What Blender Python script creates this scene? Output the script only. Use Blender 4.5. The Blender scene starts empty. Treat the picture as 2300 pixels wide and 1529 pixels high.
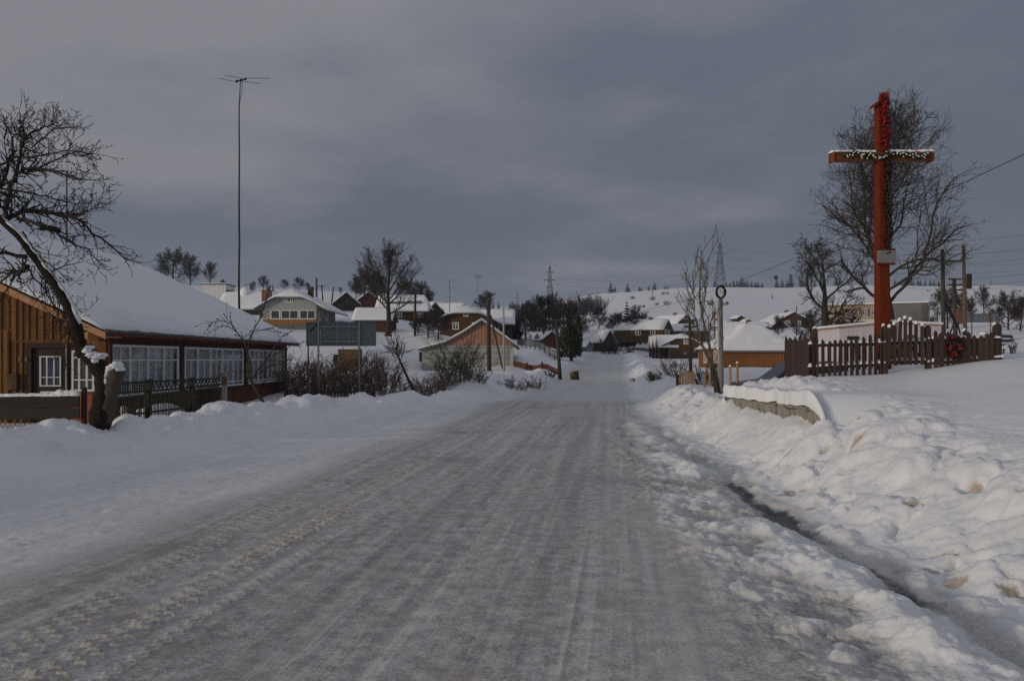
import bpy, math, random
import numpy as np
from mathutils import Vector

# ------------------------------------------------------------------ camera, sky, sun
SC = bpy.context.scene
COL = SC.collection
FPX, CX, HY, EYE = 1750.0, 1150.0, 805.0, 1.6      # focal length / principal column / horizon row of the photograph, eye height

cam_d = bpy.data.cameras.new('camera')
cam = bpy.data.objects.new('camera', cam_d); COL.objects.link(cam)
cam.location = (0, 0, EYE); cam.rotation_euler = (math.radians(90), 0, 0)
cam_d.sensor_width = 36.0; cam_d.lens = FPX/2300*36
cam_d.shift_y = (HY-764.5)/2300
cam_d.clip_start = 0.05; cam_d.clip_end = 9000
SC.camera = cam
SC.cycles.use_denoising = False
SC.cycles.max_bounces = 6
SC.cycles.volume_bounces = 1
SC.cycles.transparent_max_bounces = 12
SC.cycles.volume_step_rate = 4

SUN_EL, SUN_BACK = math.radians(7.5), math.radians(60)   # low sun, behind and to the left of the camera
sv = Vector((-math.sin(SUN_BACK)*math.cos(SUN_EL), -math.cos(SUN_BACK)*math.cos(SUN_EL), math.sin(SUN_EL)))
sun_d = bpy.data.lights.new('sun', 'SUN'); sun_d.energy = 2.1; sun_d.angle = math.radians(4); sun_d.color = (1, .86, .66)
sun = bpy.data.objects.new('sun', sun_d); COL.objects.link(sun)
sun.rotation_euler = sv.to_track_quat('Z', 'Y').to_euler(); sun.location = (0, 0, 60)

W = bpy.data.worlds.new('World'); SC.world = W; W.use_nodes = True
wt = W.node_tree; wt.nodes.clear()
def wn(t, **k):
    n = wt.nodes.new(t)
    for a, b in k.items(): setattr(n, a, b)
    return n
def wl(a, b): wt.links.new(a, b)
def wmath(op, a, b=None, clamp=False):
    n = wn('ShaderNodeMath', operation=op, use_clamp=clamp)
    for i, v in enumerate((a, b)):
        if v is None: continue
        if isinstance(v, (int, float)): n.inputs[i].default_value = v
        else: wl(v, n.inputs[i])
    return n.outputs[0]
tc = wn('ShaderNodeTexCoord')
sky = wn('ShaderNodeTexSky', sky_type='NISHITA', sun_disc=False)
sky.sun_elevation = SUN_EL; sky.sun_rotation = math.atan2(sv.x, sv.y)
sep = wn('ShaderNodeSeparateXYZ'); wl(tc.outputs['Generated'], sep.inputs[0])
up = wmath('MAXIMUM', sep.outputs['Z'], 0.0)
# cloud deck seen as a flat layer: direction divided by its height
den = wmath('ADD', up, 0.13)
comb = wn('ShaderNodeCombineXYZ')
wl(wmath('DIVIDE', sep.outputs['X'], den), comb.inputs[0]); wl(wmath('DIVIDE', sep.outputs['Y'], den), comb.inputs[1])
comb.inputs[2].default_value = 6.44
n1 = wn('ShaderNodeTexNoise'); n1.inputs['Scale'].default_value = .62; n1.inputs['Detail'].default_value = 5; n1.inputs['Roughness'].default_value = .5; n1.inputs['Distortion'].default_value = .3
wl(comb.outputs[0], n1.inputs['Vector'])
n2 = wn('ShaderNodeTexNoise'); n2.inputs['Scale'].default_value = 1.7; n2.inputs['Detail'].default_value = 6; n2.inputs['Roughness'].default_value = .55
wl(comb.outputs[0], n2.inputs['Vector'])
# the deck brightens upwards and a little towards the left, where it is thinner
pos = wmath('ADD', wmath('MULTIPLY', up, 1.55), wmath('MULTIPLY', sep.outputs['X'], -.55))
pos = wmath('ADD', pos, wmath('ADD', wmath('MULTIPLY', wmath('SUBTRACT', n1.outputs['Fac'], .5), 2.3), wmath('MULTIPLY', wmath('SUBTRACT', n2.outputs['Fac'], .5), 1.0)))
n3 = wn('ShaderNodeTexNoise'); n3.inputs['Scale'].default_value = .42; n3.inputs['Detail'].default_value = 4
wl(comb.outputs[0], n3.inputs['Vector'])
brk = wmath('SUBTRACT', 1.0, wmath('DIVIDE', wmath('ABSOLUTE', wmath('SUBTRACT', sep.outputs['Z'], .115)), .06), True)     # ragged break in the deck low over the hills
pos = wmath('ADD', pos, wmath('MULTIPLY', wmath('MULTIPLY', brk, brk), wmath('MULTIPLY', wmath('SUBTRACT', n3.outputs['Fac'], .25), wmath('MULTIPLY', 2.4, wmath('SUBTRACT', 1.0, wmath('DIVIDE', wmath('ABSOLUTE', wmath('SUBTRACT', sep.outputs['X'], .10)), .34), True)))))
cr = wn('ShaderNodeValToRGB')
cr.color_ramp.elements[0].position = 0.0; cr.color_ramp.elements[0].color = (.126, .152, .198, 1)
cr.color_ramp.elements[1].position = 1.0; cr.color_ramp.elements[1].color = (.272, .275, .302, 1)
e = cr.color_ramp.elements.new(.32); e.color = (.140, .166, .214, 1)
e = cr.color_ramp.elements.new(.72); e.color = (.215, .224, .264, 1)
wl(pos, cr.inputs[0])
boost = wn('ShaderNodeMix', data_type='RGBA', blend_type='MULTIPLY'); boost.inputs['Factor'].default_value = 1
wl(cr.outputs[0], boost.inputs['A'])
gz = wmath('MULTIPLY', wmath('ADD', wmath('MULTIPLY', wmath('POWER', up, 1.5), .55), 1.0), 1.0)
cg = wn('ShaderNodeCombineColor'); [wl(gz, cg.inputs[i]) for i in range(3)]
wl(cg.outputs[0], boost.inputs['B'])
bg1 = wn('ShaderNodeBackground'); wl(sky.outputs[0], bg1.inputs[0]); bg1.inputs[1].default_value = .05
bg2 = wn('ShaderNodeBackground'); wl(boost.outputs['Result'], bg2.inputs[0]); bg2.inputs[1].default_value = 1.0
mixs = wn('ShaderNodeMixShader'); mixs.inputs[0].default_value = .96
wl(bg1.outputs[0], mixs.inputs[1]); wl(bg2.outputs[0], mixs.inputs[2])
wo = wn('ShaderNodeOutputWorld'); wl(mixs.outputs[0], wo.inputs[0])
SC.view_settings.view_transform = 'Standard'; SC.view_settings.look = 'None'
SC.view_settings.gamma = 1; SC.view_settings.use_curve_mapping = False
SC.view_settings.exposure = -0.38
HAZE = 0.00022

# ------------------------------------------------------------------ materials
class N:
    def __init__(s, name):
        s.m = bpy.data.materials.new(name); s.m.use_nodes = True; s.t = s.m.node_tree
        s.b = s.t.nodes['Principled BSDF']; s.tc = s.t.nodes.new('ShaderNodeTexCoord')
    def new(s, t, **k):
        n = s.t.nodes.new(t)
        for a, b in k.items(): setattr(n, a, b)
        return n
    def put(s, sock, v):
        if isinstance(v, bpy.types.NodeSocket): s.t.links.new(v, sock)
        elif isinstance(v, tuple) and len(v) == 3 and sock.type == 'RGBA': sock.default_value = (*v, 1)
        else: sock.default_value = v
    def math(s, op, a, b=0.0, clamp=False):
        n = s.new('ShaderNodeMath', operation=op, use_clamp=clamp); s.put(n.inputs[0], a); s.put(n.inputs[1], b); return n.outputs[0]
    def map(s, scale, coord=None, loc=(0, 0, 0)):
        n = s.new('ShaderNodeMapping'); s.put(n.inputs['Vector'], coord or s.tc.outputs['Object']); n.inputs['Scale'].default_value = scale; n.inputs['Location'].default_value = loc; return n.outputs[0]
    def noise(s, scale=1, detail=4, rough=.55, vec=None, dist=0):
        n = s.new('ShaderNodeTexNoise'); s.put(n.inputs['Vector'], vec or s.tc.outputs['Object'])
        n.inputs['Scale'].default_value = scale; n.inputs['Detail'].default_value = detail; n.inputs['Roughness'].default_value = rough; n.inputs['Distortion'].default_value = dist
        return n.outputs['Fac']
    def ramp(s, fac, lo, hi):
        n = s.new('ShaderNodeMapRange', interpolation_type='SMOOTHSTEP'); s.put(n.inputs[0], fac); n.inputs[1].default_value = lo; n.inputs[2].default_value = hi; return n.outputs[0]
    def mix(s, f, a, b, mode='MIX'):
        n = s.new('ShaderNodeMix', data_type='RGBA', blend_type=mode); s.put(n.inputs['Factor'], f); s.put(n.inputs['A'], a); s.put(n.inputs['B'], b); return n.outputs['Result']
    def attr(s, name):
        n = s.new('ShaderNodeAttribute', attribute_name=name); return n.outputs['Fac']
    def bump(s, h, strength=.3, dist=.02, nrm=None):
        n = s.new('ShaderNodeBump'); s.put(n.inputs['Height'], h); n.inputs['Strength'].default_value = strength; n.inputs['Distance'].default_value = dist
        if nrm is not None: s.put(n.inputs['Normal'], nrm)
        return n.outputs[0]
    def out(s, col=None, rough=None, nrm=None, spec=None, metal=None):
        if col is not None: s.put(s.b.inputs['Base Color'], col)
        if rough is not None: s.put(s.b.inputs['Roughness'], rough)
        if nrm is not None: s.put(s.b.inputs['Normal'], nrm)
        if spec is not None: s.put(s.b.inputs['Specular IOR Level'], spec)
        if metal is not None: s.put(s.b.inputs['Metallic'], metal)
        return s.m

def wood(name, c, var=.45, grain=(14, 14, .9), stain=(.03, .02, .015), st=.5, rnd=.5, rough=.8):
    n = N(name)
    g = n.noise(1, 6, .65, n.map(grain)); w = n.noise(1.3, 4, .6); k = n.noise(3, 3, .5, n.map((6, 6, .5)))
    oi = n.new('ShaderNodeObjectInfo').outputs['Random']
    v = n.math('ADD', n.math('MULTIPLY', n.math('SUBTRACT', g, .5), 2*var), 1.0)
    v = n.math('MULTIPLY', v, n.math('ADD', n.math('MULTIPLY', oi, rnd), 1-rnd/2))
    cc = n.new('ShaderNodeCombineColor'); [n.put(cc.inputs[i], v) for i in range(3)]
    col = n.mix(1, c, cc.outputs[0], 'MULTIPLY')
    col = n.mix(n.math('MULTIPLY', n.ramp(n.math('ADD', n.math('MULTIPLY', w, .6), n.math('MULTIPLY', k, .4)), .48, .72), st), col, stain)
    return n.out(col, rough, n.bump(g, .5, .01), .25)
def plain(name, c, rough=.6, var=.25, sc=4, spec=.3, metal=0, bump=.15, stain=None, st=.5):
    n = N(name); a = n.noise(sc, 5, .6); b = n.noise(sc*7, 3)
    v = n.math('ADD', n.math('MULTIPLY', n.math('SUBTRACT', n.math('ADD', n.math('MULTIPLY', a, .7), n.math('MULTIPLY', b, .3)), .5), 2*var), 1)
    cc = n.new('ShaderNodeCombineColor'); [n.put(cc.inputs[i], v) for i in range(3)]
    col = n.mix(1, c, cc.outputs[0], 'MULTIPLY')
    if stain: col = n.mix(n.math('MULTIPLY', n.ramp(n.noise(sc*.5, 6, .65, n.map((1, 1, .35))), .5, .68), st), col, stain)
    return n.out(col, rough, n.bump(b, bump, .01), spec, metal)

M = {}
def make_snow():
    n = N('snow'); a = n.noise(2.2, 4); b = n.noise(28, 4, .6); c = n.noise(160, 2, .7)
    col = n.mix(a, (.80, .815, .85), (.88, .89, .91))
    h = n.math('ADD', n.math('MULTIPLY', b, .6), n.math('MULTIPLY', c, .25))
    return n.out(col, .6, n.bump(h, .28, .02), .3)
M['snow'] = make_snow()
def make_ground():
    n = N('ground_snow')
    ice, dirt, trk, rel, slu = (n.attr(k) for k in ('ice', 'dirt', 'track', 'rel', 'slush'))
    sx = n.new('ShaderNodeSeparateXYZ'); n.put(sx.inputs[0], n.tc.outputs['Object'])
    def road(a, b):
        cv = n.new('ShaderNodeCombineXYZ'); n.put(cv.inputs[0], n.math('MULTIPLY', rel, a)); n.put(cv.inputs[1], n.math('MULTIPLY', sx.outputs['Y'], b)); return cv.outputs[0]
    big = n.noise(.9, 5, .6); med = n.noise(7, 5, .65); fine = n.noise(45, 4, .7); grit = n.noise(150, 2, .8)
    st1 = n.noise(1, 4, .6, road(5, .12)); st2 = n.noise(1, 5, .7, road(26, .35)); st3 = n.noise(1, 2, .5, road(60, .22), .2)
    sn = n.mix(n.ramp(big, .3, .7), (.80, .815, .85), (.87, .88, .905))
    v = n.math('ADD', n.math('MULTIPLY', st1, .24), n.math('ADD', n.math('MULTIPLY', st2, .07), n.math('ADD', n.math('MULTIPLY', med, .33), n.math('MULTIPLY', fine, .36))))
    rd = n.mix(n.ramp(v, .39, .61), (.235, .235, .228), (.69, .685, .66))
    st0 = n.noise(1, 3, .5, road(1.25, .035))
    rd = n.mix(n.math('MULTIPLY', n.ramp(st0, .52, .68), .30), rd, (.21, .208, .21))
    rd = n.mix(n.math('MULTIPLY', n.ramp(st0, .50, .34), .45), rd, (.60, .595, .58))
    rd = n.mix(n.math('MULTIPLY', n.ramp(grit, .52, .75), .42), rd, (.72, .72, .73))
    rd = n.mix(n.math('MULTIPLY', n.ramp(n.noise(1.7, 5, .7), .52, .68), .45), rd, (.36, .285, .225))
    rd = n.mix(n.math('MULTIPLY', n.ramp(n.noise(90, 3, .7, None), .60, .74), .45), rd, (.11, .105, .10))
    rd = n.mix(n.math('MULTIPLY', n.ramp(n.noise(.55, 3, .6), .54, .70), .45), rd, (.17, .17, .175))
    rd = n.mix(n.math('MULTIPLY', n.math('MULTIPLY', n.ramp(st1, .50, .70), n.ramp(med, .35, .65)), .55), rd, (.68, .675, .67))
    rd = n.mix(n.math('MULTIPLY', n.ramp(st3, .64, .74), .22), rd, (.66, .65, .64))
    f = n.math('ADD', ice, n.math('MULTIPLY', n.math('SUBTRACT', n.math('ADD', n.math('MULTIPLY', med, .6), n.math('MULTIPLY', st1, .4)), .5), n.math('MULTIPLY', n.math('MULTIPLY', ice, n.math('SUBTRACT', 1.0, ice)), 13.0)), True)
    col = n.mix(f, sn, rd)
    wet = n.math('MULTIPLY', n.ramp(n.math('ADD', slu, n.math('MULTIPLY', n.math('SUBTRACT', med, .5), .7)), .62, .95), 1.0)
    col = n.mix(wet, col, (.055, .055, .06))
    col = n.mix(n.math('MULTIPLY', trk, 1.0, True), col, (.52, .47, .40))
    dm = n.math('MULTIPLY', n.ramp(n.math('ADD', n.math('MULTIPLY', dirt, 1.15), n.math('MULTIPLY', n.math('SUBTRACT', n.math('ADD', n.math('MULTIPLY', med, .5), n.math('MULTIPLY', fine, .5)), .5), 2.4)), .25, 1.05), n.ramp(dirt, .0, .15))
    col = n.mix(n.math('MULTIPLY', dm, .8), col, n.mix(fine, (.25, .165, .085), (.52, .41, .28)))
    h = n.math('ADD', n.math('MULTIPLY', med, .5), n.math('ADD', n.math('MULTIPLY', fine, .35), n.math('MULTIPLY', grit, .22)))
    h2 = n.math('MULTIPLY', n.math('ADD', st2, st3), n.math('MULTIPLY', ice, .10))
    nr = n.bump(n.math('ADD', h, h2), .6, .03)
    rough = n.math('SUBTRACT', .62, n.math('MULTIPLY', n.math('ADD', f, wet), .22))
    return n.out(col, rough, nr, .35)
M['ground'] = make_ground()
M['plank_brown'] = wood('plank_brown', (.175, .080, .028), .5, stain=(.05, .022, .01), st=.6, rnd=.7)
M['plank_red'] = wood('plank_red', (.105, .037, .02), .4, stain=(.03, .012, .008), st=.5, rnd=.3)
M['dark_trim'] = wood('dark_trim', (.045, .028, .022), .3, rnd=.2)
M['pale_wood'] = wood('pale_wood', (.50, .27, .14), .3, (3, 14, 14), (.30, .14, .07), .5, .2)
M['white_paint'] = plain('white_paint', (.72, .72, .70), .5, .08, 3)
M['orange_board'] = wood('orange_board', (.30, .125, .045), .4, (10, 10, .5), (.16, .055, .025), .6, .2)
M['barn_orange'] = wood('barn_orange', (.40, .215, .145), .4, (6, 6, .4), (.20, .11, .075), .7, .2)
M['brown_board'] = wood('brown_board', (.115, .060, .028), .4, (8, 8, .5), (.06, .028, .012), .5, .2)
M['dark_board'] = wood('dark_board', (.062, .047, .038), .4, (8, 8, .5), rnd=.3)
M['red_board'] = wood('red_board', (.12, .045, .03), .4, (8, 8, .5), rnd=.3)
M['grey_board'] = wood('grey_board', (.42, .43, .40), .2, (8, 8, .5), (.25, .26, .24), .4, .1)
M['lilac_board'] = wood('lilac_board', (.62, .57, .60), .12, (8, 8, .5), (.45, .40, .42), .3, .1)
M['fence_brown'] = wood('fence_brown', (.054, .034, .028), .4, rnd=.5)
M['fence_green'] = plain('fence_green', (.016, .023, .012), .6, .3, 8, stain=(.02, .017, .010))
M['old_board'] = wood('old_board', (.034, .027, .021), .4, (.9, 14, 14), rnd=.3)
M['yellow_wood'] = wood('yellow_wood', (.42, .24, .12), .3, rnd=.3)
M['cross_paint'] = plain('cross_paint', (.145, .024, .007), .65, .35, 5, .12, stain=(.085, .015, .007), st=.7)
M['cross_beam'] = wood('cross_beam', (.17, .05, .014), .5, (1.5, 16, 16), (.07, .022, .01), .6, .1)
M['plaque'] = plain('plaque', (.21, .21, .21), .5, .2, 30)
M['red_petal'] = plain('red_petal', (.26, .012, .014), .6, .35, 40)
M['green_leaf'] = plain('green_leaf', (.030, .052, .018), .6, .4, 40)
M['dead_leaf'] = plain('dead_leaf', (.038, .017, .013), .7, .5, 40)
M['white_petal'] = plain('white_petal', (.68, .64, .60), .6, .2, 40)
M['bark'] = plain('bark', (.050, .042, .034), .9, .5, 9, .1, bump=.8)
M['bark_old'] = plain('bark_old', (.026, .021, .017), .9, .6, 14, .1, bump=1.0, stain=(.065, .056, .042), st=.5)
M['twig'] = plain('twig', (.062, .050, .041), .9, .3, 3, .1)
M['twig_far'] = plain('twig_far', (.052, .044, .040), .9, .3, 1, .1)
M['twig_brown'] = plain('twig_brown', (.195, .135, .10), .9, .35, 3, .1)
M['twig_olive'] = plain('twig_olive', (.125, .105, .066), .9, .35, 3, .1)
M['cut_wood'] = plain('cut_wood', (.105, .082, .06), .85, .4, 20, .1)
M['spruce'] = plain('spruce', (.012, .019, .015), .85, .4, 2, .1)
M['thuja'] = plain('thuja', (.036, .042, .020), .85, .5, 2, .1)
M['block'] = plain('block', (.36, .37, .34), .85, .14, 1.5, stain=(.16, .17, .14), st=.6)
M['stone'] = plain('stone', (.30, .29, .26), .9, .45, 7, .2, bump=1.0, stain=(.12, .118, .09), st=.8)
M['concrete'] = plain('concrete', (.30, .28, .25), .85, .25, 12, stain=(.17, .15, .12))
M['conc_pole'] = plain('conc_pole', (.36, .34, .31), .85, .25, 12)
M['lamp_pole'] = plain('lamp_pole', (.20, .175, .165), .8, .3, 10)
M['pole_wood'] = wood('pole_wood', (.060, .048, .040), .4, rnd=.3)
M['pole_brown'] = wood('pole_brown', (.17, .10, .06), .4, rnd=.3)
M['grey_metal'] = plain('grey_metal', (.155, .185, .19), .5, .18, 2, .4, .25, stain=(.10, .11, .11), st=.5)
M['galv'] = plain('galv', (.27, .28, .29), .45, .15, 3, .4, .4)
M['steel_dark'] = plain('steel_dark', (.075, .088, .11), .6, .2, 1, .3, .2)
M['rust'] = plain('rust', (.14, .095, .04), .8, .4, 2.5, .2, stain=(.05, .035, .02), st=.8)
M['rust_pole'] = plain('rust_pole', (.16, .08, .05), .8, .4, 6, .2)
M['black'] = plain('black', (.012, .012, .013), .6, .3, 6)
M['roof_sheet'] = plain('roof_sheet', (.13, .13, .135), .75, .3, 5)
M['brick'] = plain('brick', (.19, .085, .06), .85, .3, 6)
M['beige'] = plain('beige', (.37, .31, .22), .85, .2, 2, stain=(.25, .20, .14))
M['grey_wall'] = plain('grey_wall', (.15, .15, .14), .9, .3, .5, stain=(.06, .06, .055), st=.8)
M['red_paint'] = plain('red_paint', (.34, .06, .035), .6, .25, 3)
M['car_paint'] = plain('car_paint', (.010, .014, .018), .25, .1, 3, .5)
M['skin_pale'] = plain('statue_pale', (.52, .45, .40), .7, .15, 20)
def make_glass(name, tint, f=.35):
    n = N(name); n.t.nodes.remove(n.b)
    tr = n.new('ShaderNodeBsdfTransparent'); tr.inputs[0].default_value = (*tint, 1)
    gl = n.new('ShaderNodeBsdfGlossy'); gl.inputs['Roughness'].default_value = .04; gl.inputs[0].default_value = (.9, .9, .9, 1)
    fr = n.new('ShaderNodeFresnel'); fr.inputs[0].default_value = 1.5
    mx = n.new('ShaderNodeMixShader'); n.put(mx.inputs[0], n.math('ADD', fr.outputs[0], .04, True)); n.t.links.new(tr.outputs[0], mx.inputs[1]); n.t.links.new(gl.outputs[0], mx.inputs[2])
    n.t.links.new(mx.outputs[0], n.t.nodes['Material Output'].inputs[0]); return n.m
M['glass'] = make_glass('glass', (.95, .96, .97))
M['dark_glass'] = plain('dark_glass', (.05, .056, .062), .08, .2, 1, .6, bump=0)
M['curtain'] = plain('curtain', (.58, .59, .62), .8, .3, 5)
M['curtain_blue'] = plain('curtain_blue', (.20, .23, .34), .8, .3, 5)
M['curtain_green'] = plain('curtain_green', (.36, .36, .26), .8, .25, 5)

# ------------------------------------------------------------------ mesh helpers
def P(px, py, Y): return Vector(((px-CX)/FPX*Y, Y, EYE+(HY-py)/FPX*Y))
def X(px, Y): return (px-CX)/FPX*Y
def Z(py, Y): return EYE+(HY-py)/FPX*Y

class MB:
    def __init__(s): s.v = []; s.f = []
    def add(s, vs, fs):
        o = len(s.v); s.v.extend(vs); s.f.extend([tuple(i+o for i in f) for f in fs]); return s
    def obox(s, o, u, v, n, u0, u1, v0, v1, n0, n1):
        c = []
        for k in (n0, n1):
            for a, b in ((u0, v0), (u1, v0), (u1, v1), (u0, v1)):
                c.append((o[0]+u[0]*a+v[0]*b+n[0]*k, o[1]+u[1]*a+v[1]*b+n[1]*k, o[2]+u[2]*a+v[2]*b+n[2]*k))
        return s.add(c, [(3, 2, 1, 0), (4, 5, 6, 7), (0, 1, 5, 4), (1, 2, 6, 5), (2, 3, 7, 6), (3, 0, 4, 7)])
    def box(s, x0, x1, y0, y1, z0, z1): return s.obox((0, 0, 0), (1, 0, 0), (0, 1, 0), (0, 0, 1), x0, x1, y0, y1, z0, z1)
    def prism(s, poly, d):            # polygon of 3-D points pushed along d
        n = len(poly); d = Vector(d); a = [tuple(p) for p in poly]; b = [tuple(Vector(p)+d) for p in poly]
        return s.add(a+b, [tuple(range(n))[::-1], tuple(range(n, 2*n))]+[(i, (i+1) % n, (i+1) % n+n, i+n) for i in range(n)])
    def tube(s, pts, rad, k=5, cap=True):
        n = len(pts)
        if n < 2: return s
        vs = []; ref = None
        for i in range(n):
            a = pts[max(i-1, 0)]; b = pts[min(i+1, n-1)]
            t = Vector((b[0]-a[0], b[1]-a[1], b[2]-a[2]))
            if t.length < 1e-9: t = Vector((0, 0, 1))
            t.normalize()
            if ref is None: ref = Vector((1, 0, 0)) if abs(t.x) < .7 else Vector((0, 1, 0))
            e1 = (ref-t*ref.dot(t)).normalized(); e2 = t.cross(e1); ref = e1
            r = rad[i] if hasattr(rad, '__len__') else rad; p = pts[i]
            for j in range(k):
                c, q = math.cos(6.28318*j/k)*r, math.sin(6.28318*j/k)*r
                vs.append((p[0]+e1.x*c+e2.x*q, p[1]+e1.y*c+e2.y*q, p[2]+e1.z*c+e2.z*q))
        fs = []
        for i in range(n-1):
            for j in range(k):
                j2 = (j+1) % k; fs.append((i*k+j, i*k+j2, i*k+k+j2, i*k+k+j))
        if cap: fs.append(tuple(range(k))[::-1]); fs.append(tuple(range((n-1)*k, n*k)))
        return s.add(vs, fs)
    def bar(s, a, b, r, k=4): return s.tube([a, b], [r, r], k)
    def blob(s, c, rx, ry, rz, rng, j=.12, nu=9, nv=6, half=False):
        vs = []; fs = []
        for a in range(nv+1):
            th = math.pi*(a/nv)*(.5 if half else 1)
            for b in range(nu):
                q = 1+rng.uniform(-j, j); ph = 6.28318*b/nu
                vs.append((c[0]+rx*q*math.sin(th)*math.cos(ph), c[1]+ry*q*math.sin(th)*math.sin(ph), c[2]+rz*q*math.cos(th)))
        for a in range(nv):
            for b in range(nu):
                b2 = (b+1) % nu; fs.append((a*nu+b, (a+1)*nu+b, (a+1)*nu+b2, a*nu+b2))
        return s.add(vs, fs)
    def lathe(s, prof, c=(0, 0, 0), k=12):
        vs = [(c[0]+r*math.cos(6.28318*j/k), c[1]+r*math.sin(6.28318*j/k), c[2]+z) for r, z in prof for j in range(k)]
        fs = [(i*k+j, i*k+(j+1) % k, (i+1)*k+(j+1) % k, (i+1)*k+j) for i in range(len(prof)-1) for j in range(k)]
        return s.add(vs, fs)
    def mesh(s, name, mat, smooth=False):
        me = bpy.data.meshes.new(name); me.from_pydata(s.v, [], s.f); me.materials.append(M[mat])
        if smooth: me.polygons.foreach_set('use_smooth', [True]*len(me.polygons))
        return me
    def build(s, name, mat, parent=None, smooth=False, stuff=False, label=None, bevel=0):
        return link(name, s.mesh(name, mat, smooth), parent, stuff, label, bevel)
def link(name, me, parent=None, stuff=False, label=None, bevel=0, loc=None, rz=0):
    o = bpy.data.objects.new(name, me); COL.objects.link(o)
    if parent: o.parent = parent
    if stuff: o['kind'] = 'stuff'
    if label: o['label'] = label
    if loc is not None: o.location = loc; o.rotation_euler.z = rz
    if bevel:
        b = o.modifiers.new('b', 'BEVEL'); b.width = bevel; b.segments = 2; b.limit_method = 'ANGLE'
    return o
def thing(name, label, cat, loc=(0, 0, 0), rz=0, group=None):
    o = bpy.data.objects.new(name, None); COL.objects.link(o); o.empty_display_size = .2
    o.location = loc; o.rotation_euler.z = rz; return tag(o, label, cat, group)
def tag(o, label, cat, group=None):
    o['label'] = label; o['category'] = cat
    if group: o['group'] = group
    return o
def dup(root, loc, rz=0, sc=1, label=None, group=None):
    r = root.copy(); COL.objects.link(r); r.location = loc; r.rotation_euler = (0, 0, rz); r.scale = (sc, sc, sc) if not hasattr(sc, '__len__') else sc
    if label: r['label'] = label
    if group: r['group'] = group
    for ch in list(root.children):
        c = ch.copy(); COL.objects.link(c); c.parent = r
        for g in list(ch.children):
            d = g.copy(); COL.objects.link(d); d.parent = c
    return r
UX, UY, UZ = Vector((1, 0, 0)), Vector((0, 1, 0)), Vector((0, 0, 1))

# ------------------------------------------------------------------ numpy noise
def hsh(ix, iy, s):
    h = (ix.astype(np.int64)*374761393+iy.astype(np.int64)*668265263+s*974711) & 0xffffffff
    h = ((h ^ (h >> 13))*1274126177) & 0xffffffff
    return ((h ^ (h >> 16)) & 0xffffff)/float(0x1000000)
def vn(x, y, s=0):
    ix, iy = np.floor(x), np.floor(y); fx, fy = x-ix, y-iy; fx = fx*fx*fx*(fx*(fx*6-15)+10); fy = fy*fy*fy*(fy*(fy*6-15)+10)
    a, b, c, d = hsh(ix, iy, s), hsh(ix+1, iy, s), hsh(ix, iy+1, s), hsh(ix+1, iy+1, s)
    return (a+(b-a)*fx)*(1-fy)+(c+(d-c)*fx)*fy
def fbm(x, y, o=4, s=0, g=.5):
    t = 0; a = 1; w = 0
    for i in range(o): t = t+a*vn(x*2**i+i*17.3, y*2**i+i*9.1, s+i); w += a; a *= g
    return t/w
def clods(x, y, size, s, lo=.35, hi=.8, p=.75):
    x = x/size; y = y/size; ix, iy = np.floor(x), np.floor(y); m = np.zeros_like(x)
    for dx in (-1, 0, 1):
        for dy in (-1, 0, 1):
            cx, cy = ix+dx, iy+dy
            px, py = cx+hsh(cx, cy, s), cy+hsh(cx, cy, s+1); r = lo+(hi-lo)*hsh(cx, cy, s+2)
            q = np.clip(1-((x-px)**2+(y-py)**2)/r**2, 0, 1)
            m = np.maximum(m, np.sqrt(q)*r*(hsh(cx, cy, s+3) < p))
    return m
def ss(a, b, x): t = np.clip((x-a)/(b-a), 0, 1); return t*t*(3-2*t)
def ip(y, pts): return np.interp(y, [p[0] for p in pts], [p[1] for p in pts])

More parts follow.
